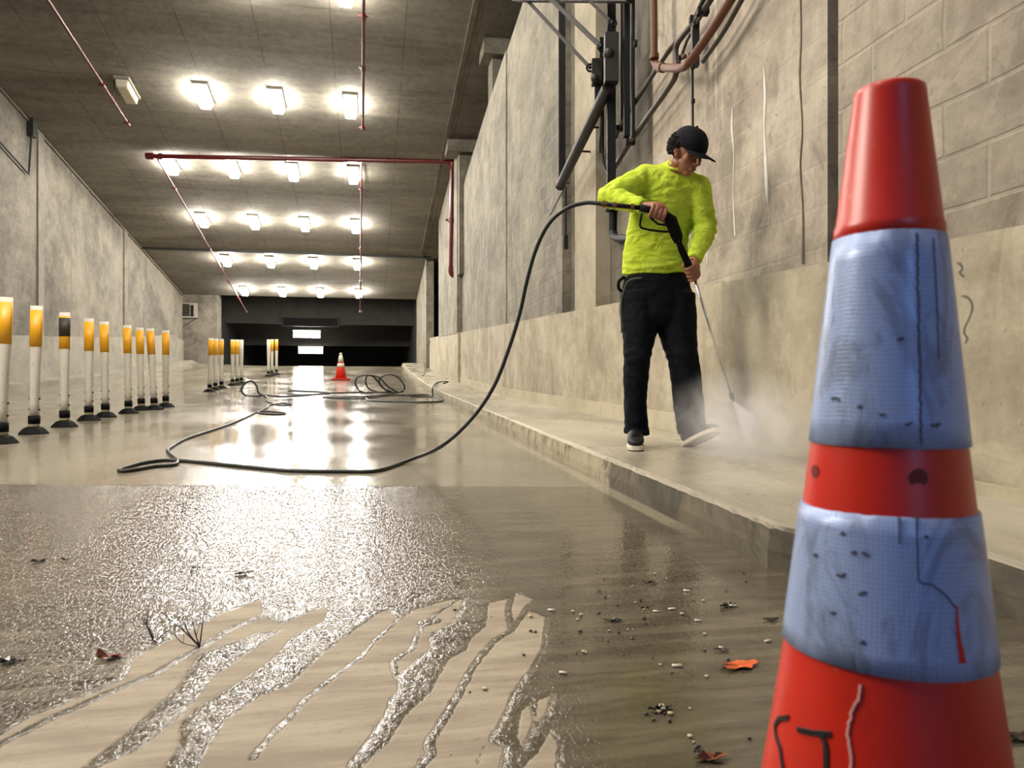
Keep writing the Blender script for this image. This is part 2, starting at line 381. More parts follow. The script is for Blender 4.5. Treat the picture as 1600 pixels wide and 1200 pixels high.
dry_main = [(-260, 1330), (-120, 1210), (0, 1151), (52, 1118), (136, 1088), (196, 1060), (210, 1030), (224, 1021), (273, 997), (350, 958), (409, 937), (409, 962),
            (440, 975), (500, 950), (512, 957), (490, 1000)] + C2([(200, 560), (370, 440), (490, 345), (560, 330), (600, 380), (700, 330), (830, 290), (950, 262), (1110, 290), (1200, 272), (1262, 235),
            (1350, 270), (1320, 330), (1420, 370), (1400, 540), (1340, 650), (1230, 790), (1190, 900), (1120, 1020), (1050, 1150), (1000, 1500), (0, 1900), (-2600, 1900)])
dry = sd_poly(dry_main, X, Y)
for isl in (C2([(1100, 1050), (1190, 1090), (1170, 1200), (1150, 1500), (1020, 1500), (1040, 1200)]), C2([(1340, 825), (1350, 950), (1300, 1085), (1265, 1030), (1280, 910)]),
            C2([(1380, 830), (1450, 800), (1425, 900), (1365, 965)]), C2([(1440, 1000), (1490, 1050), (1480, 1200), (1440, 1500), (1200, 1500), (1290, 1200), (1380, 1120)])):
    dry = np.maximum(dry, sd_poly(isl, X, Y))
runs = [([(-100, 1225), (0, 1163), (60, 1132), (140, 1095), (241, 1053), (315, 1011), (367, 980), (412, 962)], .010),
        (C2([(-200, 1150), (-60, 990), (0, 930), (100, 820), (250, 700), (400, 590), (490, 490), (600, 390), (700, 320)]), .0055),
        (C2([(640, 730), (600, 690), (580, 610), (680, 550), (720, 460), (760, 400), (830, 340), (950, 260)]), .006),
        (C2([(640, 1400), (730, 1200), (790, 1120), (780, 1060), (830, 980), (940, 800), (1000, 680), (1060, 590), (1150, 490), (1235, 440), (1215, 330), (1240, 240)]), .0075),
        (C2([(1235, 440), (1280, 380), (1330, 300)]), .007), (C2([(760, 400), (800, 390)]), .02)]
for p, w in runs: dry = np.minimum(dry, -sd_line(p, w, X, Y))
wets = [[(406, 988), (315, 1021), (280, 1070), (255, 1095), (196, 1147), (133, 1196), (60, 1260), (100, 1290), (154, 1200), (224, 1168), (290, 1112), (336, 1056), (371, 1032), (444, 983)],
        [(500, 974), (455, 997), (420, 1035), (350, 1081), (308, 1105), (283, 1130), (280, 1165), (259, 1196), (190, 1290), (250, 1300), (308, 1200), (336, 1154), (350, 1130), (406, 1088), (450, 1072), (478, 1047), (507, 1019), (555, 985), (610, 945)],
        C2([(960, 260), (1110, 290), (1090, 420), (1000, 500), (990, 550), (890, 600), (830, 710), (790, 780), (650, 910), (550, 1060), (400, 1200), (300, 1330), (200, 1330), (320, 1200), (440, 1040), (540, 900), (560, 830), (610, 760), (600, 690), (780, 550), (780, 470), (900, 400), (950, 320)])]
for p in wets: dry = np.minimum(dry, -sd_poly(p, X, Y))
dry = np.maximum(dry, sd_poly([(467, 985), (480, 962), (505, 953), (509, 960), (490, 980)], X, Y))
nx, ny = len(xs), len(ys)
verts = np.stack([X.ravel(), Y.ravel(), Z.ravel()], 1)
me = bpy.data.meshes.new('floor'); I = np.arange(nx*ny).reshape(ny, nx)
F = np.stack([I[:-1, :-1].ravel(), I[:-1, 1:].ravel(), I[1:, 1:].ravel(), I[1:, :-1].ravel()], 1)
me.from_pydata(verts.tolist(), [], F.tolist())
at = me.attributes.new('dry', 'FLOAT', 'POINT'); at.data.foreach_set('value', dry.ravel().astype(np.float32))
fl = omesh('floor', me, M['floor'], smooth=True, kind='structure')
# ------------------------------------------------------------------ sidewalk, kerbs, walls, ceiling
WH = .125
bm = bmesh.new()   # right sidewalk, built as cross sections along Y
random.seed(3)
def kerbX(Y):
    if Y < 1.58: return 1.42
    if Y < 1.86:
        t = (Y-1.58)/.28; return 1.42-.31*(t**.45)
    return 1.10+.14*min(1, (Y-1.86)/8)
Yw = list(np.linspace(-2.8, 1.5, 24))+list(np.linspace(1.54, 2.0, 24))+list(np.linspace(2.03, 9, 200))+list(np.linspace(9.1, 34, 100))
prev = None
for y in Yw:
    kx = kerbX(y); z0 = float(zfl(1, y)); e = .004*mnoise.noise(Vector((0, y*9, 0)))+.006*mnoise.noise(Vector((3, y*30, 0))); c = .012+abs(.010*mnoise.noise(Vector((7, y*14, 0))))
    prof = [(kx-.012, z0-.03), (kx-.012+e*.3, z0+.05), (kx-.004+e, z0+WH-c), (kx+.004+e, z0+WH-c*.35), (kx+c+.004, z0+WH), (kx+.3, z0+WH), (2.2, z0+WH+.006)]
    q_ = 1.0 if y < 9 else .25
    e *= q_; c = .012+(c-.012)*q_
    prof = [(kx-.012, z0-.03), (kx-.012+e*.3, z0+.05), (kx-.004+e, z0+WH-c), (kx+.004+e, z0+WH-c*.35), (kx+c+.004, z0+WH), (kx+.3, z0+WH), (2.2, z0+WH+.006)]
    ring = [bm.verts.new((a, y, b)) for a, b in prof]
    if prev:
        for i in range(len(ring)-1): bm.faces.new((prev[i], prev[i+1], ring[i+1], ring[i]))
    prev = ring
bmesh.ops.recalc_face_normals(bm, faces=bm.faces)
struct('sidewalk_right', bm, M['walk'])
def ywall(name, XF, ya, yb, z_lo, z_hi, mat, thick=.35, n=24, side=1):
    """wall slab whose front face is at XF, between ya and yb; z_lo/z_hi are functions of Y"""
    bm = bmesh.new(); prev = None
    for k in range(n+1):
        y = ya+(yb-ya)*k/n
        r = [bm.verts.new((XF, y, z_lo(y))), bm.verts.new((XF, y, z_hi(y))), bm.verts.new((XF+side*thick, y, z_hi(y))), bm.verts.new((XF+side*thick, y, z_lo(y)))]
        if prev:
            for i in range(4): bm.faces.new((prev[i], prev[(i+1) % 4], r[(i+1) % 4], r[i]))
        else: bm.faces.new(r[::-1])
        prev = r
    bm.faces.new(prev); bmesh.ops.recalc_face_normals(bm, faces=bm.faces)
    return struct(name, bm, mat)
zplt = lambda y: CH+.548+.045*(y-3.0)        # top of the right plinth
zf1 = lambda y: float(zfl(1, y))
zfL = lambda y: float(zfl(-6.7, y))
ywall('wall_right_plinth', 2.03, -2.8, 16.5, lambda y: zf1(y)+.0, zplt, M['plinth_right'], .5, 60)
ywall('wall_right_plinth_end', 1.97, 16.5, 29.2, lambda y: zf1(y), lambda y: min(zplt(y), zceil(y)-.02), M['plinth_right'], .5, 30)
# cleaned foot strip of the plinth, slightly proud cove
ywall('trim_wall_foot', 2.015, -2.8, 16.4, lambda y: zf1(y)+.08, lambda y: zf1(y)+WH+(.13 if y > 3.55 else .05)+.0, concrete('cleaned_foot_concrete', rgb(200, 188, 158), rgb(226, 214, 184), sc=1.2, stain=.1), .03, 90)
def wallstrip(name, pts, ws, mat, X=2.10, off=.004):
    bm = bmesh.new(); prev = None; P = spline([onX(x, y, X-off) for x, y in pts], 8)
    for i, p in enumerate(P):
        w_i = float(np.interp(i/(len(P)-1), np.linspace(0, 1, len(ws)), ws))*(1+.35*mnoise.noise(p*22)); r = [bm.verts.new(p+Vector((0, -w_i, 0))), bm.verts.new(p+Vector((off*1.5, -w_i*1.1, 0))), bm.verts.new(p+Vector((off*1.5, w_i*1.1, 0))), bm.verts.new(p+Vector((0, w_i, 0)))]
        if prev:
            for k in range(4): bm.faces.new((prev[k], prev[(k+1) % 4], r[(k+1) % 4], r[k]))
        prev = r
    bmesh.ops.recalc_face_normals(bm, faces=bm.faces); struct(name, bm, mat, True)
lime = concrete('pale_lime_streak', rgb(250, 244, 230), rgb(255, 250, 240), sc=3, stain=.1); crk = concrete('dark_joint_crack', rgb(92, 80, 64), rgb(120, 106, 86), sc=3, stain=.2)
wallstrip('trim_lime_streak_1', [(1193, 105), (1195, 150), (1194, 200), (1196, 255), (1198, 300), (1200, 318)], [.002, .012, .005, .012, .014, .003], lime)
wallstrip('trim_lime_streak_2', [(1144, 168), (1143, 200), (1146, 240), (1145, 300), (1148, 368)], [.003, .012, .004, .003, .007], lime)
wallstrip('trim_lime_streak_3', [(1110, 345), (1106, 380), (1104, 415)], [.002, .012, .003], lime)
wallstrip('trim_wall_crack', [(1250, -20), (1251, 60), (1249, 120), (1253, 200), (1250, 260), (1254, 330), (1254, 412)], [.006, .005, .006, .004, .006, .005, .012], crk)
def ztopA(y):
    P = [(-3, 7.6), (8, 6.3), (10.1, 5.27+CH), (13.3, 4.9+CH), (16.0, 4.5+CH), (17.5, 3.86+CH)]
    return float(np.interp(y, [p[0] for p in P], [p[1] for p in P]))
zb = lambda y: zplt(y)-.02
ywall('wall_right_near', 2.10, -2.8, 3.02, zb, ztopA, M['wall_block'], .4)
ywall('wall_right_bay', 2.10, 3.10, 5.25, zb, ztopA, M['wall_right'], .4)
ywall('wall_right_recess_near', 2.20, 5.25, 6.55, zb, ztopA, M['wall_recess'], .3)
ywall('trim_pilaster_near', 2.06, 6.55, 7.25, zb, ztopA, M['pilaster'], .4)
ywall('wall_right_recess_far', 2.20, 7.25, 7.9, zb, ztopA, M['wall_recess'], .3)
ywall('wall_right_middle', 2.10, 7.9, 11.2, lambda y: zplt(y)-.02, ztopA, concrete('far_right_blockwork', rgb(112, 106, 92), rgb(176, 168, 146), sc=.7, stain=.5, stain_col=rgb(90, 84, 68), brick='y', drips=.2), .4)
ywall('wall_right_far', 2.08, 11.2, 17.3, zb, ztopA, M['wall_far'], .4)
ywall('trim_wall_joint', 2.16, 3.02, 3.10, zb, ztopA, M['column'], .3, 8)
ywall('wall_right_panel_portal', 1.96, 16.6, 21.0, zb, lambda y: zceil(y)+.05, M['wall_far'], .25, 8)
ywall('wall_right_panel_end', 1.86, 24.3, 29.2, lambda y: zf1(y), lambda y: zceil(y)+.05, M['wall_far'], .25, 8)
ywall('wall_right_back', 3.5, -3, 30, lambda y: -.5, lambda y: zceil(y)+.1, M['void_shade'], .2, 4)
# columns that carry the ceiling behind the retaining wall
bm = bmesh.new()
for y in (12.7, 16.3): box(bm, 2.12 if y < 16 else 1.98, 2.5, y, y+.45, 3.0, zceil(y)+.1)
struct('trim_ceiling_columns', bm, M['column'])
bm = bmesh.new()
for y in (12.6, 16.2): box(bm, 1.7 if y > 16 else 1.95, 3.5, y-.05, y+.5, zceil(y)-.28, zceil(y)+.1)
struct('trim_ceiling_beams', bm, M['column'])
# left wall with its plinth and kerb
XL = -6.74
zpl = lambda y: zfL(y)+.98+.02*max(0, 14-y)
ywall('wall_left', XL, -3, 29.2, lambda y: zfL(y)-.1, lambda y: zceil(y)+.1, M['wall_left'], .4, 40, -1)
ywall('wall_left_plinth', XL+.05, -3, 29.1, lambda y: zfL(y)-.1, zpl, M['plinth_left'], .1, 40, -1)
ywall('sidewalk_left', -6.05, -3, 29.2, lambda y: zfL(y)-.1, lambda y: zfL(y)+.10, M['plinth_left'], .7, 60, -1)
bm = bmesh.new()
for y in (11.9, 16.9, 22.4):   # pale vertical pour joints on the left wall
    box(bm, XL-.02, XL+.035, y, y+(.28 if y > 12 else .12), 1.2, zceil(y+.3)+.02)
struct('trim_left_wall_joints', bm, concrete('left_joint_concrete', rgb(118, 111, 98), rgb(160, 152, 136), sc=.6, stain=.3))
bm = bmesh.new()   # cove along the ceiling line
for y0 in np.arange(10, 29, 1.0): bar(bm, (XL+.02, y0, zceil(y0)-.05), (XL+.02, y0+1, zceil(y0+1)-.05), .05, .05)
struct('trim_left_wall_top', bm, M['column'])
# ceiling: near slab, far slab a step lower
bm = bmesh.new()
def slab(ya, yb, dz):
    n = 12; prev = None
    for k in range(n+1):
        y = ya+(yb-ya)*k/n; z = zceil(y)+dz
        r = [bm.verts.new((-7.4, y, z)), bm.verts.new((3.7, y, z)), bm.verts.new((3.7, y, z+.4)), bm.verts.new((-7.4, y, z+.4))]
        if prev:
            for i in range(4): bm.faces.new((prev[i], prev[(i+1) % 4], r[(i+1) % 4], r[i]))
        else: bm.faces.new(r)
        prev = r
    bm.faces.new(prev)
slab(-3.0, 24.05, 0); slab(24.05, 29.2, .02)
bmesh.ops.recalc_face_normals(bm, faces=bm.faces); struct('ceiling', bm, M['ceiling'])
bm = bmesh.new(); box(bm, XL, 2.0, 24.0, 24.10, zceil(24)-.07, zceil(24)+.1); struct('trim_ceiling_joint_cross', bm, M['dark_steel'])
bm = bmesh.new()
for k in range(26):
    y = -2+k; bar(bm, (1.69, y, zceil(y)-.01), (1.69, y+1, zceil(y+1)-.01), .09, .05)
struct('trim_ceiling_joint_long', bm, M['column'])
# portal at the far end: pier on the left, dark header, steps of beams and the dark hall beyond
PY = 29.2
bm = bmesh.new(); box(bm, XL-.3, XL+1.2, PY, PY+.8, 0, 5.5); struct('wall_far_pier', bm, M['wall_left'])
bm = bmesh.new()
def zat(py, y): return CH+(600-py)/FPX*(y*1.02)
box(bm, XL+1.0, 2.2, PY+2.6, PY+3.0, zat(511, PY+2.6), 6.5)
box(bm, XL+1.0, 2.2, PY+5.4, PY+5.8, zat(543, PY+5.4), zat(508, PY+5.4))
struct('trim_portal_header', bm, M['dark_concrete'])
bm = bmesh.new(); box(bm, -12, 6, PY+12.8, PY+13, -3, 6.5); struct('wall_far', bm, M['void_shade'])
bm = bmesh.new(); box(bm, XL+.6, XL+1.0, PY+.8, PY+13, -3, 6); struct('wall_far_left', bm, M['void_shade'])
bm = bmesh.new(); box(bm, 1.9, 2.3, PY, PY+13, -3, 6); struct('wall_far_right', bm, M['void_shade'])
bm = bmesh.new(); box(bm, -7.4, 3.7, PY, PY+13, 5.0, 5.3); struct('ceiling_far', bm, M['void_shade'])
p0 = W(447, 513, 31.9*1.0); p1 = W(531, 502, 31.9)
t = thing('sign_box', (p0.x, PY+2.5, p0.z), 'black rectangular sign box on the dark beam at the far end', 'sign')
bm = bmesh.new(); box(bm, p0.x, p1.x, PY+2.42, PY+2.6, p0.z-.02, p1.z+.05); obj('sign_housing', bm, M['black_steel'], t)
bm = bmesh.new(); box(bm, p0.x+.05, p1.x-.05, PY+2.40, PY+2.42, p0.z+.02, p1.z+.01); obj('sign_face', bm, M['rubber'], t)
# ------------------------------------------------------------------ ceiling lights
ang = math.atan(.161)
def lamp(name, lit=True):
    o = thing(name, (0, 0, 0), 'x', 'ceiling light', 'ceiling lights in rows')
    bm = bmesh.new(); box(bm, -.13, .13, -.36, .36, -.05, .0); h = obj('lamp_housing', bm, M['housing'], o, local=True)
    bm = bmesh.new(); vs = box(bm, -.11, .11, -.33, .33, -.19, -.05)
    for v in vs:
        if v.co.z < -.15: v.co.x *= .86; v.co.y *= .93
    bmesh.ops.bevel(bm, geom=[e for e in bm.edges], offset=.012, segments=2, affect='EDGES')
    obj('diffuser', bm, M['lamp'] if lit else M['lens_off'], o, local=True)
    return o
rows = [1.4, 4.9, 8.3, 11.6, 15.0, 18.1, 21.4, 24.85, 28.25]
cols = [-4.44, -3.1, -1.75, -.35]
rname = {11.6: 'nearest row in view, cut off by the top of the photo', 15.0: 'near row of three lit lamps', 18.1: 'row just beyond the red cross pipe', 21.4: 'second row beyond the red cross pipe', 24.85: 'second row from the far end', 28.25: 'farthest row of ceiling lights'}
cname = ['leftmost', 'second from left', 'third from left', 'rightmost']
proto = None; poff = None
for y in rows:
    for j, x in enumerate(cols):
        if y < 11: 
            if j in (0,): continue
        if y == 11.6 and j < 2: continue
        off = (y == 15.0 and j == 0)
        if off: o = lamp('ceiling_light', False)
        elif proto is None: o = proto = lamp('ceiling_light')
        else: o = copy_tree(proto)
        o.location = (x, y, zceil(y)+(.02 if y > 24 else 0)); o.rotation_euler = (-ang, 0, 0)
        if off: o['label'] = 'unlit white ceiling light, the only one switched off'
        elif y in rname: o['label'] = 'lit ceiling light, %s in the %s' % (cname[j], rname[y])
        else: o['label'] = 'lit ceiling light on the slab above and behind the camera'
        if y == 15.0 and not off: o['label'] = '%s lit ceiling light in the row shared with the unlit one' % (['', 'left', 'middle', 'right'][j])
        if y == 11.6: o['label'] = 'lit ceiling light, %s of the two cut off by the photo top' % ('left', 'right')[j-2]
# two strip lights in the dark hall
for (a, b, yy, lb) in (((459, 515), (500, 529), 31.6, 'upper long bright strip light hanging in the dark far hall'), ((467, 541), (504, 553), 33.2, 'lower long bright strip light hanging in the dark far hall')):
    q0 = W(*a, yy); q1 = W(*b, yy); c = (q0+q1)/2
    t = thing('strip_light', c, lb, 'strip light', 'strip lights in the far hall')
    bm = bmesh.new(); bar(bm, (q0.x, c.y, c.z), (q1.x, c.y, c.z), .10, .30); obj('diffuser', bm, M['tube_lamp'], t)
    bm = bmesh.new(); bar(bm, (q0.x-.03, c.y+.06, c.z+.14), (q1.x+.03, c.y+.06, c.z+.14), .16, .05); obj('lamp_housing', bm, M['housing'], t)
    for s in (.2, .8): bm = bmesh.new(); tube(bm, [(q0.x+(q1.x-q0.x)*s, c.y+.06, c.z+.15), (q0.x+(q1.x-q0.x)*s, c.y+.06, 5.0)], .012, 6); obj('hanger_rod', bm, M['dark_steel'], t)
# ------------------------------------------------------------------ sprinkler pipes under the ceiling
def pipe_run(bm, a, b, r): tube(bm, [a, b], r, 12)
def collars(a, b, ts, r, parent, mat):
    a, b = Vector(a), Vector(b); d = (b-a).normalized()
    for t_ in ts:
        c = a.lerp(b, t_); bm = bmesh.new(); tube(bm, [c-d*.05, c+d*.05], r*1.55, 12)
        for s in (-1, 1): bar(bm, c+Vector((s*r*1.5, 0, 0)), c+Vector((s*r*2.6, 0, 0)), r*.9)
        obj('pipe_coupling', bm, mat, parent)
def hanger(p, parent):
    bm = bmesh.new(); p = Vector(p); tube(bm, [p+Vector((0, 0, -.02)), (p.x, p.y, zceil(p.y)+.02)], .009, 6); tube(bm, [p+Vector((-.05, 0, .03)), p+Vector((0, 0, -.045)), p+Vector((.05, 0, .03))], .007, 6)
    obj('pipe_hanger', bm, M['dark_steel'], parent)
pe = onceil(200, 193, .40); pn = onceil(75, 0, .40); pn = pe+(pn-pe)*2.2
t = thing('sprinkler_pipe', pe, 'thin red sprinkler pipe ending beside the unlit ceiling light', 'pipe')
bm = bmesh.new(); pipe_run(bm, pn, pe, .028); obj('pipe', bm, M['red_pipe'], t); collars(pn, pe, (.47, .52, .83, .998), .028, t, M['red_pipe'])
for f in (.5, .9): hanger(pn.lerp(pe, f), t)
pe = onceil(567, 200, .40); pn = onceil(568, 0, .40); pn = pe+(pn-pe)*1.8
t = thing('sprinkler_pipe', pe, 'thin red sprinkler pipe running beside the right lit lamps at the photo top', 'pipe')
bm = bmesh.new(); pipe_run(bm, pn, pe, .028); obj('pipe', bm, M['red_pipe'], t); collars(pn, pe, (.5, .70, .998), .028, t, M['red_pipe'])
for f in (.6, .93): hanger(pn.lerp(pe, f), t)
A = W(232, 244, 16.4); B = W(706, 253, 17.3)
A.y += 0; t = thing('sprinkler_main', (A+B)/2, 'red sprinkler main crossing the ceiling with a drop down the right wall', 'pipe')
bm = bmesh.new(); pipe_run(bm, A, B, .052); obj('main_pipe', bm, M['red_pipe'], t)
bm = bmesh.new(); d_ = (B-A).normalized(); tube(bm, [A-d_*.05, A+d_*.12], .078, 14); obj('end_cap', bm, M['red_pipe'], t)
bm = bmesh.new(); tube(bm, [A+d_*.22, A+d_*.30], .07, 14); obj('pipe_coupling', bm, M['red_pipe'], t)
E = W(704, 428, 17.35)
bm = bmesh.new(); tube(bm, spline([B-d_*.12, B-d_*.02, B+Vector((.02, 0, -.05)), B+Vector((0, 0, -.2))], 5), .068, 12); obj('pipe_elbow', bm, M['red_pipe'], t); bm = bmesh.new()
tube(bm, spline([E+Vector((0, 0, .18)), E+Vector((0, 0, .05)), E+Vector((.06, 0, -.03)), E+Vector((.22, .0, -.07))], 5), .06, 12); obj('pipe_elbow', bm, M['red_pipe'], t)
bm = bmesh.new(); pipe_run(bm, B+Vector((0, 0, -.1)), E+Vector((0, 0, .1)), .05); obj('drop_pipe', bm, M['red_pipe'], t)
collars(B, E, (.52,), .05, t, M['red_pipe'])
for (p0, p1, d1) in (((247, 249), (385, 487), 28.4), ((565, 252), (563, 487), 28.6)):
    a = W(*p0, 16.5 if p0[0] < 300 else 17.1); b = W(*p1, d1)
    bm = bmesh.new(); pipe_run(bm, a, b, .024); obj('branch_pipe', bm, M['red_pipe'], t); collars(a, b, (.12, .45, .7, .86, .998), .026, t, M['red_pipe'])
    for f in (.3, .62): hanger(a.lerp(b, f), t)
for f in (.16, .68): hanger(A.lerp(B, f), t)
# ------------------------------------------------------------------ left wall: junction box with conduit, air conditioner
q = lambda px, py, off=.06: onX(px, py, XL+off)
t = thing('conduit_box', q(46, 210), 'thin conduit with a dark junction box high on the left block wall', 'conduit')
a = q(50, 186); b = q(50, 214); bm = bmesh.new(); obox(bm, (a+b)/2, Vector((1, 0, 0)), Vector((0, 1, 0)), Vector((0, 0, 1)), .06, .10, (a.z-b.z)/2); obj('junction_box', bm, M['dark_steel'], t)
bm = bmesh.new(); tube(bm, [q(49, 212), q(45, 272), q(0, 222), q(-60, 160)], .022, 8); obj('conduit', bm, M['dark_steel'], t)
ac = W(297, 486, 27.6); t = thing('air_conditioner', ac, 'boxy wall unit on a bracket at the far end of the left wall', 'air conditioner')
bm = bmesh.new(); box(bm, ac.x-.30, ac.x+.30, ac.y-.25, ac.y+.3, ac.z-.27, ac.z+.27); bmesh.ops.bevel(bm, geom=list(bm.edges), offset=.015, segments=1); obj('casing', bm, M['housing'], t)
bm = bmesh.new()
for k in range(6): box(bm, ac.x-.24, ac.x+.04, ac.y-.27, ac.y-.25, ac.z-.2+k*.075, ac.z-.2+k*.075+.055)
obj('grille', bm, M['rubber'], t)
bm = bmesh.new(); box(bm, ac.x+.08, ac.x+.18, ac.y-.27, ac.y-.25, ac.z-.22, ac.z+.2); obj('side_vent', bm, M['black_steel'], t)
bm = bmesh.new()
for s in (-.2, .2):
    bar(bm, (ac.x-.4, ac.y+s, ac.z-.29), (ac.x+.33, ac.y+s, ac.z-.29), .035); bar(bm, (ac.x-.38, ac.y+s, ac.z-.75), (ac.x+.25, ac.y+s, ac.z-.29), .03); bar(bm, (ac.x-.4, ac.y+s, ac.z-.78), (ac.x-.4, ac.y+s, ac.z-.27), .03)
bar(bm, (ac.x-.40, ac.y-.25, ac.z-.29), (ac.x-.40, ac.y+.25, ac.z-.29), .04); obj('bracket', bm, M['grey_conduit'], t)
# ------------------------------------------------------------------ right wall hardware
XW = 1.99
w_ = lambda px, py, X=XW: onX(px, py, X)
def vpost(bm, px, y0, y1, X, wpx, dp=.06):
    a = onX(px, 300, X); d = a.x*math.sin(YAW)+a.y*math.cos(YAW)
    z0 = CH+(600-y0)/FPX*d; z1 = CH+(600-y1)/FPX*d; hw = wpx/2/FPX*d
    obox(bm, (a.x, a.y, (z0+z1)/2), Rt, Fw, Vector((0, 0, 1)), hw, dp/2, abs(z0-z1)/2)
t = thing('steel_gate_post', w_(878, 290), 'slim black steel channel on the wall, the farthest of the vertical black posts', 'post')
bm = bmesh.new(); vpost(bm, 878, -60, 292, 1.98, 10.5); obj('channel', bm, M['black_steel'], t)
bm = bmesh.new(); a = w_(884, 292, 2.0); b = w_(884, 372, 2.0); tube(bm, [a, b], .011, 8); obj('conduit', bm, M['black_steel'], t)
bm = bmesh.new(); vpost(bm, 884, 368, 389, 2.0, 7, .05); obj('switch_box', bm, M['black_steel'], t)
t = thing('steel_track', w_(983, 214), 'wide black double steel track on the wall above the worker, nearest of the vertical posts', 'post')
bm = bmesh.new(); vpost(bm, 979, -60, 214, 1.98, 9, .07); vpost(bm, 989, -60, 213, 1.98, 5, .05); obj('channel', bm, M['black_steel'], t)
bm = bmesh.new(); vpost(bm, 971, -60, 205, 2.04, 4, .04); obj('track_flange', bm, M['grey_conduit'], t)
bm = bmesh.new(); vpost(bm, 993, 64, 72, 1.95, 5, .05); obj('bolt', bm, M['black_steel'], t)
t = thing('gate_operator', w_(955, 100, 1.90), 'dark grey boxy gate operator hanging on the wall post above the worker', 'gate operator')
bm = bmesh.new(); vpost(bm, 955, -60, 290, 1.93, 13, .06); vpost(bm, 940, 60, 238, 2.0, 7, .05); obj('post', bm, M['black_steel'], t)
bm = bmesh.new(); vpost(bm, 955, 54, 130, 1.87, 21, .10); bmesh.ops.bevel(bm, geom=list(bm.edges), offset=.008, segments=2); obj('gear_box', bm, M['dark_steel'], t)
bm = bmesh.new(); vpost(bm, 932, 94, 133, 1.93, 15, .08); vpost(bm, 934, 130, 178, 1.95, 10, .05); bmesh.ops.bevel(bm, geom=list(bm.edges), offset=.006, segments=1); obj('motor_box', bm, M['dark_steel'], t)
bm = bmesh.new(); ball(bm, w_(951, 84, 1.84), .045); obj('bearing', bm, M['dark_steel'], t); bm = bmesh.new(); ball(bm, w_(930, 122, 1.90), .04); obj('bearing', bm, M['dark_steel'], t)
t = thing('slanting_strut', w_(875, 290, 1.88), 'thick round dark steel tube slanting down left from the gate operator', 'steel strut')
bm = bmesh.new(); tube(bm, [w_(950, 136, 1.86), w_(876, 288, 1.90)], .047, 16); ball(bm, w_(875, 290, 1.90), .05); obj('tube', bm, M['dark_steel'], t, smooth=False)
for p0, p1 in (((924, 199), (941, 199)), ((903, 236), (922, 237)), ((880, 285), (889, 286))):
    bm = bmesh.new(); tube(bm, [w_(*p0, 1.9), w_(*p1, 2.06)], .010, 6); obj('fixing_pin', bm, M['black_steel'], t)
bm = bmesh.new(); tube(bm, [w_(880, 297, 1.95), w_(860, 336, 2.03)], .007, 6); obj('cable', bm, M['black_steel'], t)
# three braces dropping from the ceiling frame to the operator
for (p0, d0, p1, X1, r, lb) in (((812, -12), 6.9, (922, 106), 1.88, .022, 'long thin steel brace, leftmost of those slanting to the operator'),
                                ((850, -12), 6.4, (940, 74), 1.86, .030, 'middle and thickest steel brace slanting to the gate operator'),
                                ((905, -14), 5.9, (957, 36), 1.88, .018, 'short thin steel brace, rightmost of those slanting to the operator')):
    a = W(*p0, d0); b = w_(*p1, X1); t = thing('steel_brace', b, lb, 'steel brace', 'steel braces above the worker')
    bm = bmesh.new(); bar(bm, a+(a-b)*.25, b, r*1.5, r*1.1); obj('angle_bar', bm, M['dark_steel'], t)
    bm = bmesh.new(); d_ = (b-a).normalized(); tube(bm, [b+d_*.0+Vector((.02*math.cos(k*.7), 0, .02*math.sin(k*.7)))*1.6 for k in range(9)], .009, 6, closed=True); obj('ring', bm, M['black_steel'], t)
t = thing('ceiling_frame', W(880, 5, 6.6), 'dark steel cross frame cut off by the photo top above the gate operator', 'steel frame')
bm = bmesh.new(); bar(bm, W(806, -3, 7.0), w_(985, -3, 1.95), .07, .06); bar(bm, W(806, -22, 7.0), w_(1000, -24, 1.95), .06, .06); obj('cross_beam', bm, M['dark_steel'], t)
bm = bmesh.new(); bar(bm, W(820, -22, 6.95), W(820, -2, 6.95), .05); bar(bm, W(900, -22, 6.3), W(900, -2, 6.3), .05); obj('strut', bm, M['dark_steel'], t)
# wall conduits and pipes
t = thing('pipe_elbow_run', w_(955, 372, 1.95), 'black pipe with an elbow sticking out behind the worker', 'pipe')
bm = bmesh.new(); tube(bm, spline([w_(957, 300, 2.165), w_(957, 345, 2.165), w_(957, 362, 2.165)], 4)+spline([w_(959, 369, 2.16), w_(966, 372, 2.15), w_(1000, 372, 2.14)], 4), .033, 12); obj('pipe', bm, M['black_steel'], t)
bm = bmesh.new(); tube(bm, [w_(955, 330, 2.15), w_(955, 326, 2.15)], .055, 12); obj('flange', bm, M['black_steel'], t)
t = thing('hanging_cable', w_(945, 240, 1.99), 'thin black cable hanging beside the gate operator post', 'cable')
bm = bmesh.new(); tube(bm, spline([w_(940, 170), w_(941, 230), w_(945, 262), w_(955, 275)], 5), .013, 8); obj('cable', bm, M['black_steel'], t)
t = thing('rust_pipe', w_(1040, 105), 'rust brown pipe dropping, bending under and rising along the right wall', 'pipe')
bm = bmesh.new(); tube(bm, [w_(1021, -60, 1.94), w_(1022, 88, 1.94)], .026, 14)
tube(bm, spline([w_(1022, 86, 1.94), w_(1023, 97, 1.94), w_(1030, 104, 1.93), w_(1042, 106, 1.92), w_(1062, 106, 1.90), w_(1071, 103, 1.90), w_(1078, 95, 1.90), w_(1095, 72, 1.92), w_(1120, 35, 1.93), w_(1150, -14, 1.94), w_(1180, -60, 1.95)], 6), .026, 14); obj('pipe', bm, M['rust_pipe'], t)
for a, b in (((1022, 84), (1022, 92)), ((1030, 105), (1036, 106)), ((1060, 106), (1054, 106)), ((1083, 88), (1078, 95))):
    bm = bmesh.new(); tube(bm, [w_(*a, 1.925), w_(*b, 1.925)], .033, 14); obj('pipe_coupling', bm, M['rust_pipe'], t)
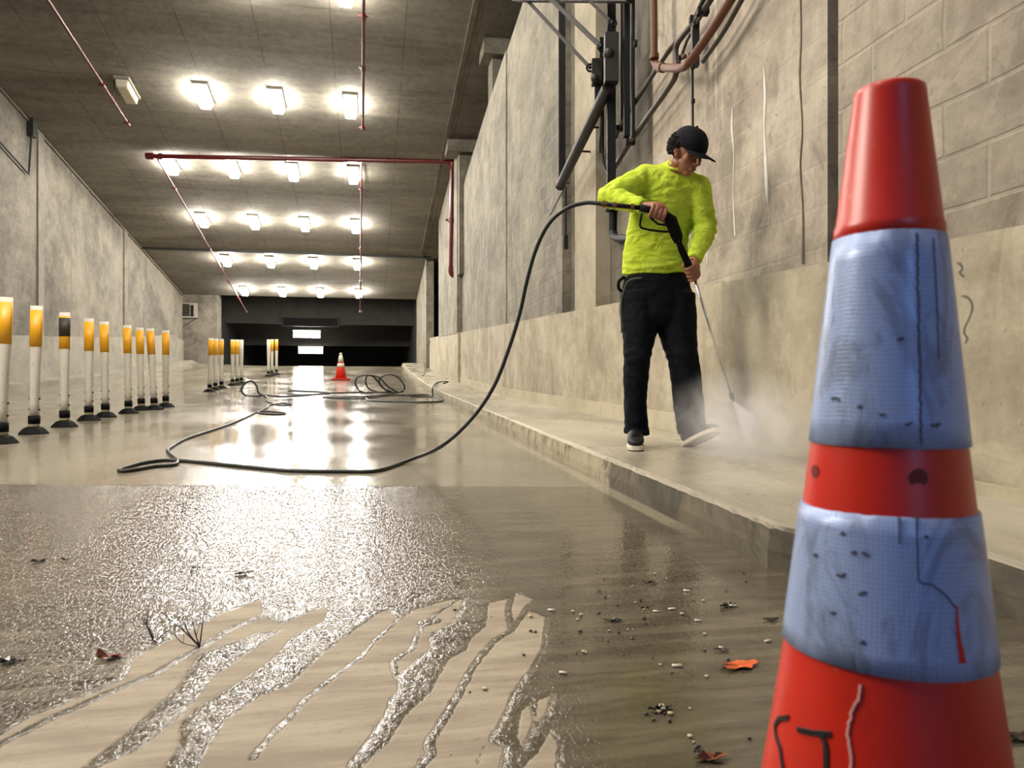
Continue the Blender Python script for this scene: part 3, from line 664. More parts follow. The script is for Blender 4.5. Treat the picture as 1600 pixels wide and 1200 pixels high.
bm = bmesh.new(); ball(bm, w_(1069, 88, 1.87), .016); obj('plug', bm, M['rust_pipe'], t)
for pts, r, lb in (([(1112, -30), (1085, 30), (1068, 52), (1042, 84), (1000, 148), (968, 200), (962, 215)], .017, 'upper grey conduit of the pair climbing the wall behind the worker'),
                   ([(1128, -30), (1098, 18), (1070, 52), (1056, 75), (1057, 112), (1046, 135), (1010, 186), (985, 222), (960, 262)], .020, 'lower grey conduit of the pair, with the kink under the rust pipe'),
                   ([(1105, 10), (1088, 38), (1074, 62), (1064, 90), (1058, 104)], .010, 'thin short grey conduit beside the rust pipe bend'),
                   ([(1165, -12), (1130, 50), (1098, 96)], .016, 'dark conduit running close below the rising rust pipe')):
    P = [w_(x, y, 2.03 if 'dark' in lb else 2.01) for x, y in pts]; t = thing('wall_conduit', P[-1], lb, 'conduit', 'conduits on the right wall')
    bm = bmesh.new(); tube(bm, spline(P, 4), r, 10); obj('conduit', bm, M['grey_conduit'], t, smooth=True)
    for k in (1, -2):
        if len(P) > 3: bm = bmesh.new(); obox(bm, P[k], Rt, Fw, Vector((0, 0, 1)), r*1.8, r*1.3, r*1.0); obj('conduit_clamp', bm, M['black_steel'], t)
t = thing('strut_channel', w_(1086, 60), 'vertical grey strut with a thin rod hanging down behind the cap', 'strut')
bm = bmesh.new(); vpost(bm, 1086, 30, 104, 2.02, 11, .05); obj('channel', bm, M['dark_steel'], t)
bm = bmesh.new(); tube(bm, [w_(1082, 100), w_(1083, 290)], .0075, 8); obj('rod', bm, M['black_steel'], t)
bm = bmesh.new(); tube(bm, [w_(1082.3, 100), w_(1082.3, 108)], .014, 8); tube(bm, [w_(1083, 155), w_(1083, 161)], .013, 8); obj('rod_nut', bm, M['black_steel'], t)
t = thing('wall_light', w_(921, 155, 2.12), 'narrow lit lamp glimpsed behind the gate operator on the right wall', 'wall light')
bm = bmesh.new(); a = w_(921, 155, 2.12); obox(bm, a, Rt, Fw, Vector((0, 0, 1)), .016, .03, .12); obj('diffuser', bm, emis('wall_lamp_glow', (1, .95, .85), 4), t)
bm = bmesh.new(); obox(bm, a+Vector((.04, .03, 0)), Rt, Fw, Vector((0, 0, 1)), .03, .03, .14); obj('lamp_housing', bm, M['dark_steel'], t)
# ------------------------------------------------------------------ delineator posts
def make_post(band='yellow'):
    o = thing('delineator_post', (0, 0, 0), 'x', 'post', 'delineator posts in line on the left')
    H = 1.05
    bm = bmesh.new(); tube(bm, [(0, 0, .13), (0, 0, .25), (0, 0, .45), (0, 0, .62), (0, 0, .76), (0, 0, H)], [(.036, .033), (.036, .033), (.038, .032), (.043, .029), (.048, .025), (.050, .022)], 20, ref=Rt.copy()); obj('tube', bm, M['post'], o, True, True)
    bm = bmesh.new(); tube(bm, [(0, 0, .715), (0, 0, H-.035)], [(.0487, .0272), (.0513, .0235)], 20, ref=Rt.copy())
    bnd = obj('reflective_band', bm, M['yellow'], o, True, True)
    if band == 'peeled':
        bm = bmesh.new(); tube(bm, [(0, 0, .83+.0), (0, 0, H-.05)], [(.0505, .0262), (.0518, .0246)], 20, ref=Rt.copy()); obj('peeled_patch', bm, M['peeled'], o, True, True)
    bm = bmesh.new(); tube(bm, [(0, 0, .085), (0, 0, .15)], .044, 20); obj('boot', bm, M['rubber'], o, True, True)
    bm = bmesh.new(); tube(bm, [(0, 0, .05), (0, 0, .09)], .041, 20); obj('collar', bm, M['band_olive'], o, True, True)
    bm = bmesh.new(); lathe(bm, [(.118, .0), (.115, .010), (.075, .050), (.048, .060), (.03, .062)], n=8); obj('base', bm, M['rubber'], o, False, True)
    for z in (.20, .29):
        for s in (-1, 1):
            bm = bmesh.new(); ball(bm, Rt*(s*.041)+Vector((0, 0, z)), .0085, seg=8, ring=6); obj('rivet', bm, M['black_steel'], o, False, True)
    return o
posts = [((2, 693), 1.8, 3.0, 1, 'nearest white post with amber band, cut off by the left photo edge'), ((53, 678), 1.2, .6, 1, 'second post from the left edge, broad clean amber band'),
         ((101, 667), 0, 0, 2, 'third post from the left edge, its band half peeled to black'), ((139, 657), 0, 0, 1, 'fourth post from the left edge, just right of the peeled one'),
         ((165, 652), -1, -1, 1, 'fifth post from the left edge, with smudged lower tube'), ((201, 646), -1, 0, 1, 'sixth post from the left edge, first after a small gap'),
         ((221, 641), -1.3, 0, 1, 'seventh post from the left edge, straight beside the leaning one'), ((241.5, 640), -3.2, 0, 1, 'eighth post, leaning left over its neighbour'),
         ((259, 636), 0, 0, 1, 'ninth post, last of the long near row before the big gap'),
         ((327.5, 612.5), 1.5, 0, 1, 'left post of the middle cluster of three'), ((336.5, 609.5), .5, 0, 1, 'centre post of the middle cluster of three'), ((346, 607), 0, 0, 1, 'right post of the middle cluster of three'),
         ((363.5, 602.5), 0, 0, 1, 'left post of the pale cluster of three in mid distance'), ((370.5, 601.5), 0, 0, 1, 'centre post of the pale cluster of three in mid distance'), ((377.3, 600), 0, 0, 0, 'right plain white post of the pale cluster in mid distance'),
         ((419.6, 588.5), 0, 0, 0, 'left plain white post of the farthest trio'), ((425, 587.5), 0, 0, 1, 'middle post of the farthest trio'), ((432, 585.5), 0, 0, 1, 'right slim post of the farthest trio')]
P1 = make_post(); P2 = None
for k, (p, lean, bl, kind, lb) in enumerate(posts):
    if k == 0: o = P1
    elif kind == 2: o = make_post('peeled')
    else: o = copy_tree(P1)
    if kind == 0:
        for c in o.children:
            if c.name.startswith('reflective_band'): bpy.data.objects.remove(c); break
    w = onfloor(*p); o.location = (w.x, w.y, float(zfl(w.x, w.y))-.002)
    o.rotation_euler = Matrix.Rotation(math.radians(lean), 3, Fw).to_euler(); o['label'] = lb
# ------------------------------------------------------------------ traffic cones
def mk_orange(n, dark=.25):
    g = G(n); P = g.n('TexCoord').outputs['Object']; n1 = g.noise(g.scale(P, (1, 1, .4)), 14, 8, .65, .6); n2 = g.noise(P, 90, 5, .7)
    col = g.mix(g.math('MULTIPLY', g.step(n1, .5, .75), dark), rgb(188, 32, 10), rgb(112, 18, 9))
    col = g.mix(g.math('MULTIPLY', g.step(n2, .64, .72), .25), col, rgb(200, 120, 100))
    return g.fin(col, .36, g.bump(n2, .08, .001), Subsurface_Weight=.05, Subsurface_Scale=.01)
M['orange'] = mk_orange('cone_orange_pvc')
def mk_collar():
    g = G('prismatic_white_sheeting'); T = g.n('TexCoord').outputs['Object']; x = g.xyz(T)
    a = g.n('Math', {'operation': 'ARCTAN2'}, i0=x[1], i1=x[0]).outputs[0]
    v = g.n('TexVoronoi', {'feature': 'DISTANCE_TO_EDGE'}, Vector=g.comb(g.math('MULTIPLY', a, .065), x[2], 0.0), Scale=330.0, Randomness=.15).outputs[0]
    cell = g.step(v, .02, .12)
    sc = g.noise(g.scale(T, (1, 1, .25)), 45, 8, .75, .8); big = g.noise(g.scale(T, (1, 1, .5)), 16, 7, .7, 1.2); sp = g.noise(T, 120, 4, .7)
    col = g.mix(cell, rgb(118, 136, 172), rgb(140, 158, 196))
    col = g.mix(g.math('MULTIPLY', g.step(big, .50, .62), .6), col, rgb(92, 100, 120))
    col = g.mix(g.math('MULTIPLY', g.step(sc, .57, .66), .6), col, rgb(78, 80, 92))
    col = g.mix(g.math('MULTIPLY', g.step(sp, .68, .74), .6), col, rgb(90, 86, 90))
    return g.fin(col, .33, g.bump(g.math('ADD', g.math('MULTIPLY', cell, .5), big), .22, .0015), Metallic=.12)
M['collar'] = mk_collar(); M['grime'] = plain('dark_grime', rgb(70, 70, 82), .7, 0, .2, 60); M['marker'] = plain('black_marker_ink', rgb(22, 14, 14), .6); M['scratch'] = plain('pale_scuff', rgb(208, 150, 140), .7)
DC = .53
cc = W(1377, 600, DC); CB = Vector((cc.x, cc.y, float(zfl(cc.x, cc.y)))); kz = DC/FPX
rr = lambda hw: hw*kz/1.118
zz = lambda py: CH+(600-py)*(DC-.6*rr(float(np.interp(py, [128, 362, 697, 800, 1040, 1200, 1360], [55, 86, 123, 136, 165, 188, 212]))))/FPX - CB.z
RP = [(1.0*rr(265), .030), (rr(262), .034)]  # flare into the base
top = zz(128); ft = zz(362)
prof = [(rr(262), .03), (rr(214), .05)]
def coneR(z):   # outer radius of the cone skin at height z over its base
    P = [(zz(1360), rr(212)), (zz(1200), rr(188)), (zz(1040), rr(165)), (zz(800), rr(136)), (zz(697), rr(123)), (zz(362), rr(86)), (zz(128), rr(56))]
    return float(np.interp(z, [p[0] for p in P], [p[1] for p in P]))
t = thing('traffic_cone', CB, 'large scuffed orange traffic cone with two silvery collars in the right foreground', 'traffic cone')
BIG = t
bm = bmesh.new(); lathe(bm, [(coneR(zz(1360))+.018, .028), (coneR(zz(1360))+.004, .04)]+[(coneR(z_), z_) for z_ in np.linspace(.06, zz(800), 16)]+[(coneR(zz(700)), zz(700)), (coneR(zz(500))-.001, zz(500)), (rr(84), ft-.002), (rr(88.5), ft), (rr(88), zz(346)), (rr(85.0), zz(341)), (rr(58), zz(140)), (rr(57), zz(131)), (rr(53), top), (rr(48), top-.002), (rr(46), top-.03), (rr(70), ft)], CB, 96); obj('body', bm, M['orange'], t, True)
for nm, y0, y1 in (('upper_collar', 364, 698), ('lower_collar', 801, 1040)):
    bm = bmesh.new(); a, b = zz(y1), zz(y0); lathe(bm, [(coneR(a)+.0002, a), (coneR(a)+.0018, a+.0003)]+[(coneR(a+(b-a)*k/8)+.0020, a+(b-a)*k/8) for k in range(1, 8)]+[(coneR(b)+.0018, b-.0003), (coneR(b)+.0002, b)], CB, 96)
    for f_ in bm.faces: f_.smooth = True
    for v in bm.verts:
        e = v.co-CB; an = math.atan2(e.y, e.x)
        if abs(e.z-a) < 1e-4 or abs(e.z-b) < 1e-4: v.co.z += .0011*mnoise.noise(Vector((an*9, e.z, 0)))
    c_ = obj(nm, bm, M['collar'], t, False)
bm = bmesh.new(); box(bm, CB.x-.19, CB.x+.19, CB.y-.19, CB.y+.19, CB.z, CB.z+.03); bmesh.ops.bevel(bm, geom=[e for e in bm.edges], offset=.012, segments=2); obj('base', bm, M['rubber'], t)
def oncone(px, py, off=.0030):
    r = ray(px, py); d = DC-.14
    while d < DC+.1:
        p = CAM+r*d; e = p-CB
        if math.hypot(e.x, e.y) <= coneR(e.z)+off: return p
        d += .0003
    return None
def ribbon(bm, pts, w, off=.003, th=.0006):
    P = [oncone(x, y, off) for x, y in pts]; P = [p for p in P if p is not None]
    ws = w if isinstance(w, (list, tuple)) else [w]*len(P); prev = None
    for i, p in enumerate(P):
        e = p-CB; nrm = Vector((e.x, e.y, 0)).normalized(); tg = (P[min(i+1, len(P)-1)]-P[max(i-1, 0)]).normalized(); s = tg.cross(nrm).normalized()*(ws[i]/2)
        r = [bm.verts.new(p-s-nrm*.001), bm.verts.new(p-s*.9+nrm*th), bm.verts.new(p+s*.9+nrm*th), bm.verts.new(p+s-nrm*.001)]
        if prev:
            for k in range(3): bm.faces.new((prev[k], prev[k+1], r[k+1], r[k]))
        prev = r
def dense(pts, n=6, j=0.0):
    out = []
    for (a, b), (c, d) in zip(pts[:-1], pts[1:]):
        for k in range(n): t_ = k/n; out.append((a+(c-a)*t_+random.uniform(-j, j), b+(d-b)*t_))
    return out+[pts[-1]]
def mark(name, strokes, w, mat, off=.003, j=0.0, n=6):
    bm = bmesh.new()
    for s in strokes: ribbon(bm, dense(s, n, j), w, off)
    return obj(name, bm, mat, BIG)
mark('collar_crack', [[(1421, 364), (1422, 430), (1425, 520), (1427, 600), (1430, 696)]], .0015, M['grime'], .0022, 1.3, 20)
mark('collar_crack', [[(1446, 372), (1450, 420), (1454, 500), (1456, 560)]], .0004, M['grime'], .0022, .5, 8)
mark('collar_crack', [[(1423, 806), (1425, 860), (1427, 905), (1433, 912), (1448, 913), (1470, 930), (1484, 948)]], .0010, M['grime'], .0022, .6)
mark('collar_crack', [[(1396, 808), (1397, 850)]], .0007, M['grime'], .0022, .5)
mark('collar_tear', [[(1487, 945), (1488, 970), (1491, 1000), (1495, 1022), (1497, 1036)]], [.0006]+[.0008+.0045*k/24 for k in range(24)], M['orange'], .0024)
mark('marker_stroke', [[(1226, 1122), (1212, 1124), (1205, 1135), (1207, 1152), (1214, 1172), (1218, 1200), (1219, 1225)]], .0034, M['marker'], .0008, .3)
mark('marker_stroke', [[(1240, 1141), (1262, 1146), (1293, 1149)]], .0036, M['marker'], .0008, .3)
mark('marker_stroke', [[(1277, 1147), (1284, 1165), (1285, 1200), (1284, 1225)]], .0036, M['marker'], .0008, .3)
mark('scuff_mark', [[(1339, 1070), (1334, 1095), (1322, 1120), (1318, 1150), (1324, 1175), (1322, 1230)]], .0016, M['scratch'], .0008, 2.0)
hole_m = plain('shadowed_hole_plug', rgb(104, 14, 9), .6)
for px, py, s in ((1425, 747, .0062), (1266, 738, .0048)):
    p = oncone(px, py, .0); e = (p-CB); nrm = Vector((e.x, e.y, 0)).normalized(); bm = bmesh.new(); tube(bm, [p-nrm*.004, p+nrm*.0007], s, 20); obj('rivet_hole', bm, hole_m, BIG)
random.seed(12)
for px, py, w in ((1364, 648, 9), (1404, 662, 12), (1330, 636, 7), (1290, 624, 14), (1306, 836, 7), (1322, 862, 8), (1338, 866, 10), (1264, 868, 6), (1336, 1003, 9), (1300, 898, 14), (1334, 930, 12), (1292, 960, 6), (1436, 840, 7), (1390, 530, 12), (1445, 664, 16)):
    bm = bmesh.new(); q0 = (px, py); ribbon(bm, dense([q0, (q0[0]+w*.45, q0[1]+random.uniform(-w, w)*.4), (q0[0]+w, q0[1]+random.uniform(-w, w)*.4)], 4, 1.2), [.0003]+[random.uniform(.0010, .0030) for _ in range(7)]+[.0004], .0022)
    obj('grime_spot', bm, M['grime'], BIG)
bm = bmesh.new()
e1 = [W(x, y, DC) for x, y in ((1492, 462), (1500, 463), (1507, 470), (1509, 482), (1504, 497), (1498, 510), (1497, 520), (1502, 528), (1499, 535))]
tube(bm, spline(e1, 4), .0007, 6); e2 = [W(x, y, DC) for x, y in ((1484, 410), (1490, 412), (1493, 420), (1489, 425), (1496, 432))]; tube(bm, spline(e2, 4), .0007, 6)
obj('loose_thread', bm, plain('pale_loose_thread', rgb(176, 160, 130), .8), BIG)
BIG.rotation_euler = Matrix.Rotation(math.radians(.45), 3, Fw).to_euler()
# the small cone on the crest
w = onfloor(532.5, 593.5); sb = Vector((w.x, w.y, float(zfl(w.x, w.y))))
t = thing('traffic_cone', sb, 'small orange traffic cone with white bands far away on the ramp crest', 'traffic cone')
S_ = .72; cr = lambda z: .165+(0.028-.165)*(z/S_)
bm = bmesh.new(); lathe(bm, [(cr(.03), .03), (cr(.3), .3), (cr(.5), .5), (cr(S_), S_), (.015, S_)], sb, 24); obj('body', bm, M['orange'], t, True)
for nm, a, b in (('upper_collar', .48, .66), ('lower_collar', .34, .44)):
    bm = bmesh.new(); lathe(bm, [(cr(a)+.004, a), (cr(b)+.004, b)], sb, 24); obj(nm, bm, M['white_plastic'], t, True)
bm = bmesh.new(); lathe(bm, [(cr(.665)+.005, .665), (cr(S_)+.003, S_+.002), (.01, S_+.002)], sb, 24); obj('tip_band', bm, M['white_plastic'], t, True)
bm = bmesh.new(); box(bm, sb.x-.24, sb.x+.24, sb.y-.24, sb.y+.24, sb.z, sb.z+.04); bmesh.ops.bevel(bm, geom=list(bm.edges), offset=.012, segments=2); obj('base', bm, M['orange'], t)
# ------------------------------------------------------------------ the worker
PD = 4.02
def P_(px, py, b=0.0): return W(px, py, PD+b)
Uz = Vector((0, 0, 1))
foot = P_(1035, 697); PB = Vector((foot.x, foot.y, float(zfl(1.5, foot.y))+WH))
SZ = PB.z+.006
def mk_cloth(name, c, c2, sc=6, bump=.5, rough=.85, dirt=None):
    g = G(name); P = g.n('TexCoord').outputs['Object']
    n1 = g.noise(g.scale(P, (1, 1, 1.6)), sc, 5, .55, 1.4); n2 = g.noise(P, 400, 2, .5)
    col = g.mix(g.step(n1, .3, .7), c, c2)
    if dirt: col = g.mix(g.math('MULTIPLY', g.step(g.noise(P, 22, 8, .7, .5), .60, .72), .5), col, dirt)
    return g.fin(col, rough, g.bump(g.math('ADD', g.math('MULTIPLY', n1, 1.0), g.math('MULTIPLY', n2, .03)), bump, .02), Specular_IOR_Level=.12)
M['shirt'] = mk_cloth('lime_jersey', rgb(168, 190, 44), rgb(192, 212, 70), dirt=rgb(120, 128, 34), sc=9, bump=1.0)
M['trousers'] = mk_cloth('black_work_trousers', rgb(9, 11, 15), rgb(17, 19, 25), bump=.7)
M['cap'] = mk_cloth('black_cap', rgb(16, 16, 20), rgb(24, 24, 30), bump=.15, sc=20)
M['hair'] = mk_cloth('black_curly_hair', rgb(14, 11, 9), rgb(30, 24, 20), bump=1.0, sc=90)
def mk_skin():
    g = G('brown_skin'); P = g.n('TexCoord').outputs['Object']; n1 = g.noise(P, 25, 5, .6)
    return g.fin(g.mix(n1, rgb(122, 76, 54), rgb(158, 104, 76)), .5, g.bump(g.noise(P, 160, 3), .1, .002), Subsurface_Weight=.1, Subsurface_Scale=.01)
M['skin'] = mk_skin(); M['shoe'] = plain('black_shoe_leather', rgb(14, 14, 16), .5, 0, .2, spec=.25); M['sole'] = plain('cream_rubber_sole', rgb(206, 196, 172), .6, 0, .08, 40)
M['lips'] = plain('dark_lips', rgb(104, 58, 48), .5); M['eye'] = plain('dark_eye', rgb(30, 22, 18), .2)
bm = bmesh.new()
# head frame: facing image right and down
pitch = math.radians(33); yaw_ = math.radians(36)
hf = (-Fw*math.cos(yaw_)+Rt*math.sin(yaw_)); HF = (hf*math.cos(pitch)-Uz*math.sin(pitch)).normalized()
HS = Uz.cross(HF).normalized(); HU = HF.cross(HS).normalized()
HM = Matrix((HS, HF, HU)).transposed()          # columns: side, forward, up
HC = P_(1074, 238, -.20)
hp = lambda s, f, u: HC+HS*s+HF*f+HU*u
ball(bm, hp(0, -.010, .022), (.074, .093, .088), HM, 24, 16)
ball(bm, hp(0, .022, -.040), (.056, .064, .066), HM, 20, 14)
ball(bm, hp(0, .058, -.086), (.026, .022, .020), HM)                 # chin
for s in (-1, 1):
    ball(bm, hp(s*.040, .052, -.022), (.022, .022, .026), HM)         # cheek
    ball(bm, hp(s*.030, .070, .018), (.024, .012, .009), HM)          # brow
    ball(bm, hp(s*.047, -.005, -.060), (.018, .036, .022), HM)        # jaw corner
    ball(bm, hp(s*.076, .004, -.014), (.008, .014, .024), HM)        # ear
    ball(bm, hp(s*.083, -.002, -.006), (.007, .012, .015), HM)
    ball(bm, hp(s*.012, .093, -.032), (.010, .010, .008), HM)         # nostril wing
tube(bm, [hp(0, .076, .016), hp(0, .089, -.006), hp(0, .104, -.026), hp(0, .088, -.038)], [.008, .010, .013, .009], 10)
ball(bm, hp(0, .082, -.056), (.023, .010, .0060), HM); ball(bm, hp(0, .080, -.066), (.020, .010, .0065), HM)
# neck and trunk inside the shirt
tube(bm, [P_(1066, 246, -.18), P_(1060, 262, -.13), P_(1055, 276, -.08), P_(1052, 296, -.04)], [.052, .054, .058, .06], 16)
def sect(L, ref=Rt, n=28, bmx=None, k=287.3):
    tube(bmx, [P_(x, y, b) for x, y, b, a, c in L], [(a/k, c/k) for x, y, b, a, c in L], n, ref=ref)
sect([(1053, 283, -.05, 30, 18), (1048, 310, -.02, 38, 20), (1038, 350, .02, 38, 20), (1028, 400, .04, 38, 22), (1025, 440, .04, 42, 24), (1026, 480, .03, 42, 26)], bmx=bm)
# right arm (image left) up to the trigger grip, left arm down to the lance
sh_r = P_(1010, 276, -.06); el_r = P_(951, 307, -.13); wr_r = P_(1011, 324, -.33)
sh_l = P_(1093, 290, -.10); el_l = P_(1102, 358, -.06); wr_l = P_(1083, 410, -.24)
for a, b, c in ((sh_r, el_r, wr_r), (sh_l, el_l, wr_l)):
    tube(bm, [a, a.lerp(b, .5), b, b.lerp(c, .4), c], [.044, .040, .036, .034, .026], 16); ball(bm, a, .044); ball(bm, b, .037)
tube(bm, [P_(1050, 292, -.05), sh_r], [.045, .042], 14); tube(bm, [P_(1050, 292, -.05), sh_l], [.045, .042], 14)
for L in ([(1004, 470, .03), (994, 570, -.02), (993, 672, .03)], [(1050, 470, .03), (1065, 560, -.04), (1081, 672, .04)]):
    q_ = [P_(*p) for p in L]; tube(bm, [q_[0], q_[0].lerp(q_[1], .5), q_[1], q_[1].lerp(q_[2], .35), q_[2]], [.085, .075, .055, .055, .038], 16)
ball(bm, P_(993, 676, .02), (.04, .05, .05)); ball(bm, P_(1080, 678, .03), (.04, .05, .05))
# gun axis points
G0 = P_(1008, 325, -.37); G1 = P_(1040, 336, -.37); G2 = P_(1058, 370, -.35); G3 = P_(1079, 421, -.27); G4 = P_(1143, 618, -.10)
def fist(c, axis, out, wrist, hr=.017, fr=.0088, flip=1):
    axis = axis.normalized(); out = (out-axis*out.dot(axis)).normalized(); t_ = axis.cross(out)*flip
    pc = c+out*(hr+.014)-t_*.018
    MM = Matrix((axis, t_, out)).transposed(); ball(bm, pc, (.043, .034, .018), MM, 18, 12)
    tube(bm, [wrist, wrist.lerp(pc, .6), pc], [.027, .026, .024], 14)
    for k, (o_, L) in enumerate(((.033, 1.0), (.0115, 1.08), (-.0105, 1.0), (-.0315, .86))):
        R_ = hr+fr*.95; P = []
        P.append(c+axis*o_+out*(hr+.016)-t_*.006)
        for th in np.linspace(18, 228*L, 8): P.append(c+axis*(o_*(1+.02*th/90))+(out*math.cos(math.radians(th))+t_*math.sin(math.radians(th)))*R_)
        rad = [fr*1.12, fr*1.1, fr*1.02, fr*1.08, fr, fr*.98, fr*1.0, fr*.92, fr*.75]
        tube(bm, P, rad, 10); ball(bm, P[-1], fr*.75, seg=10, ring=6); ball(bm, P[0], fr*1.15, seg=10, ring=6)
    P = [pc+axis*.030-t_*.012, c+axis*.044-t_*(hr+.008)+out*.004, c+axis*.052-t_*(hr*.7)-out*(hr+.004), c+axis*.050+t_*.006-out*(hr+.010)]
    tube(bm, spline(P, 4), [.0125]*5+[.011]*4+[.0095]*4, 10); ball(bm, P[-1], .0095, seg=10, ring=6)
fist(P_(1027, 333, -.37), (G1-G0), (Uz*1.0-Fw*.45), wr_r, .018, .0092, 1)
fist(P_(1080, 426, -.265), (G2-G3), (Rt*.95-Fw*.1), wr_l, .014, .0092, -1)
me = remeshed(bm, .0036, 3, .5)
person = omesh('person', me, M['skin'], None, True)
tag(person, 'person in a lime long-sleeved shirt, black trousers and black cap, hosing the kerb', 'person')
# --- clothes
bm = bmesh.new()
sect([(1023, 431, .03, 51, 34), (1023, 421, .03, 51.5, 34), (1024, 400, .03, 51, 33), (1027, 370, .02, 49, 32), (1035, 335, -.01, 50, 32), (1045, 305, -.04, 51, 32), (1051, 285, -.06, 50, 29), (1057, 271, -.08, 33, 24), (1061, 263, -.11, 22, 21), (1063, 258, -.13, 19.5, 19)], bmx=bm)
def sleeve(a, b, c, r): 
    tube(bm, [a, a.lerp(b, .5), b], [r[0], r[1], r[2]], 20); tube(bm, [b, b.lerp(c, .35), b.lerp(c, .7), c], [r[2], r[3], r[4], r[5]], 20); ball(bm, a, r[0]); ball(bm, b, r[2])
sleeve(P_(1010, 277, -.06), el_r, wr_r+(el_r-wr_r)*.07, [.070, .066, .060, .056, .044, .038])
sleeve(P_(1090, 293, -.09), el_l, wr_l+(el_l-wr_l)*.05, [.070, .066, .062, .058, .047, .040])
tube(bm, [P_(1050, 282, -.08), P_(1012, 278, -.06)], [.075, .072], 18); tube(bm, [P_(1055, 284, -.08), P_(1090, 294, -.09)], [.08, .07], 18)
me = remeshed(bm, .007, 6, .5)
def folds(co, n):
    p = co; v = 0
    v += .0045*mnoise.noise(Vector((p.x*9, p.y*9, p.z*16)))+.003*mnoise.noise(Vector((p.x*26+p.z*14, p.y*24, p.z*30)))
    h = p.z-P_(1023, 431).z
    if h < .10: v += .0045*math.sin(h*170+6*mnoise.noise(p*7))*(1-h/.10)
    # creases fanning from the armpit and at the bent elbow
    e = (p-P_(1010, 300, -.2)); r_ = e.length
    if r_ < .22: v += .005*math.sin(math.atan2(e.z, e.dot(Rt))*13+2*mnoise.noise(p*6))*(1-r_/.22)
    e = (p-el_r); r_ = e.length
    if r_ < .16: v += .005*math.sin(e.dot((wr_r-el_r).normalized())*150+e.z*60)*(1-r_/.16)
    e = (p-el_l); r_ = e.length
    if r_ < .18: v += .005*math.sin(e.z*120+e.dot(Rt)*70)*(1-r_/.18)
    return n*v
disp(me, folds); omesh('shirt', me, M['shirt'], person, True)
bm = bmesh.new()   # ribbed neck band
tube(bm, [P_(1063+20.5*math.cos(a), 260+7*math.sin(a)-2, -.125-.068*math.sin(a)) for a in np.linspace(0, 2*math.pi, 25)[:-1]], .0065, 8, closed=True); nb = obj('neck_band', bm, M['shirt'], person, True)
bm = bmesh.new()
sect([(1022, 428, .03, 49, 32), (1024, 445, .03, 53, 35), (1027, 475, .03, 58, 38), (1028, 497, .02, 52, 36), (1028, 508, .02, 40, 30)], bmx=bm)
sect([(1001, 462, .03, 32, 35), (999, 490, .02, 31, 34), (999, 520, .0, 26.5, 31), (995, 560, -.03, 20.5, 26), (993, 600, -.02, 18.5, 23), (993, 640, .01, 18, 22), (994, 668, .02, 19, 22), (994, 679, .02, 20, 24)], bmx=bm)
sect([(1052, 462, .03, 34, 35), (1055, 490, .02, 33, 34), (1059, 520, .0, 29, 31), (1067, 560, -.04, 24, 27), (1073, 600, -.03, 23.5, 25), (1077, 640, .01, 23.5, 24), (1080, 668, .03, 23, 25), (1080, 679, .03, 22, 26)], bmx=bm)
me = remeshed(bm, .007, 5, .5)
def tf(co, n):
    v = .006*mnoise.noise(Vector((co.x*9, co.y*9, co.z*7)))+.003*mnoise.noise(Vector((co.x*25, co.y*25, co.z*30)))
    h = co.z-PB.z
    if h < .16: v += .006*math.sin(h*95+7*mnoise.noise(co*9))*(1-h/.16)
    k = abs(h-.50)
    if k < .12: v += .002*math.sin(h*90+co.x*40+6*mnoise.noise(co*7))*(1-k/.12)
    return n*v
disp(me, tf); tr = omesh('trousers', me, M['trousers'], person, True)
bm = bmesh.new(); tube(bm, spline([P_(1003, 434, -.09), P_(983, 438, -.06), P_(974, 455, -.03), P_(970, 480, -.03), P_(971, 520, -.05)], 5), .0035, 8); obj('side_piping', bm, plain('grey_green_piping', rgb(92, 96, 76), .8), tr, True)
bm = bmesh.new(); tube(bm, spline([P_(976, 432, .0), P_(967, 440, .0), P_(967, 451, .0), P_(973, 456, .0)], 4), .009, 8); obj('pocket_flap', bm, M['trousers'], tr, True)
# cap
bm = bmesh.new(); n = 32; rings = []
for i in range(9):
    th = math.radians(90*i/8); r_ = math.cos(th); u = math.sin(th)
    rings.append([bm.verts.new(hp(.0865*(r_**.8)*math.cos(a), -.008+.106*(r_**.8)*math.sin(a), .030+.098*u)) for a in np.linspace(0, 2*math.pi, n, endpoint=False)])
low = [bm.verts.new(hp(.084*math.cos(a), -.008+.103*math.sin(a), .022)) for a in np.linspace(0, 2*math.pi, n, endpoint=False)]
R_ = [low]+rings
for A_, B_ in zip(R_[:-1], R_[1:]):
    for k in range(n): bm.faces.new((A_[k], A_[(k+1) % n], B_[(k+1) % n], B_[k]))
bmesh.ops.remove_doubles(bm, verts=bm.verts, dist=.0004); cap = obj('cap', bm, M['cap'], person, True)
bm = bmesh.new()
for lay in (0, 1):
    pass
gx = np.linspace(-1, 1, 17); outline = []
top_, bot_ = [], []
for s in gx:
    inner = (s*.072, -.008+.103*math.sqrt(max(0, 1-(s*.86)**2)*1.0)-.012, .030-.006*s*s)
    outer = (s*.080, .165*math.sqrt(max(.0, 1-abs(s)**3.2*.62))+.006, .022-.014*s*s)
    top_.append((hp(*inner), hp(*outer)))
for (i0, o0), (i1, o1) in zip(top_[:-1], top_[1:]):
    for off in (0, -.004):
        vs = [bm.verts.new(p+HU*off) for p in (i0, o0, o1, i1)]; bm.faces.new(vs if off == 0 else vs[::-1])
    vs = [bm.verts.new(p) for p in (o0, o1, o1-HU*.004, o0-HU*.004)]; bm.faces.new(vs[::-1])
for i_, o_ in (top_[0], top_[-1]): bm.faces.new([bm.verts.new(p) for p in (i_, o_, o_-HU*.004, i_-HU*.004)])
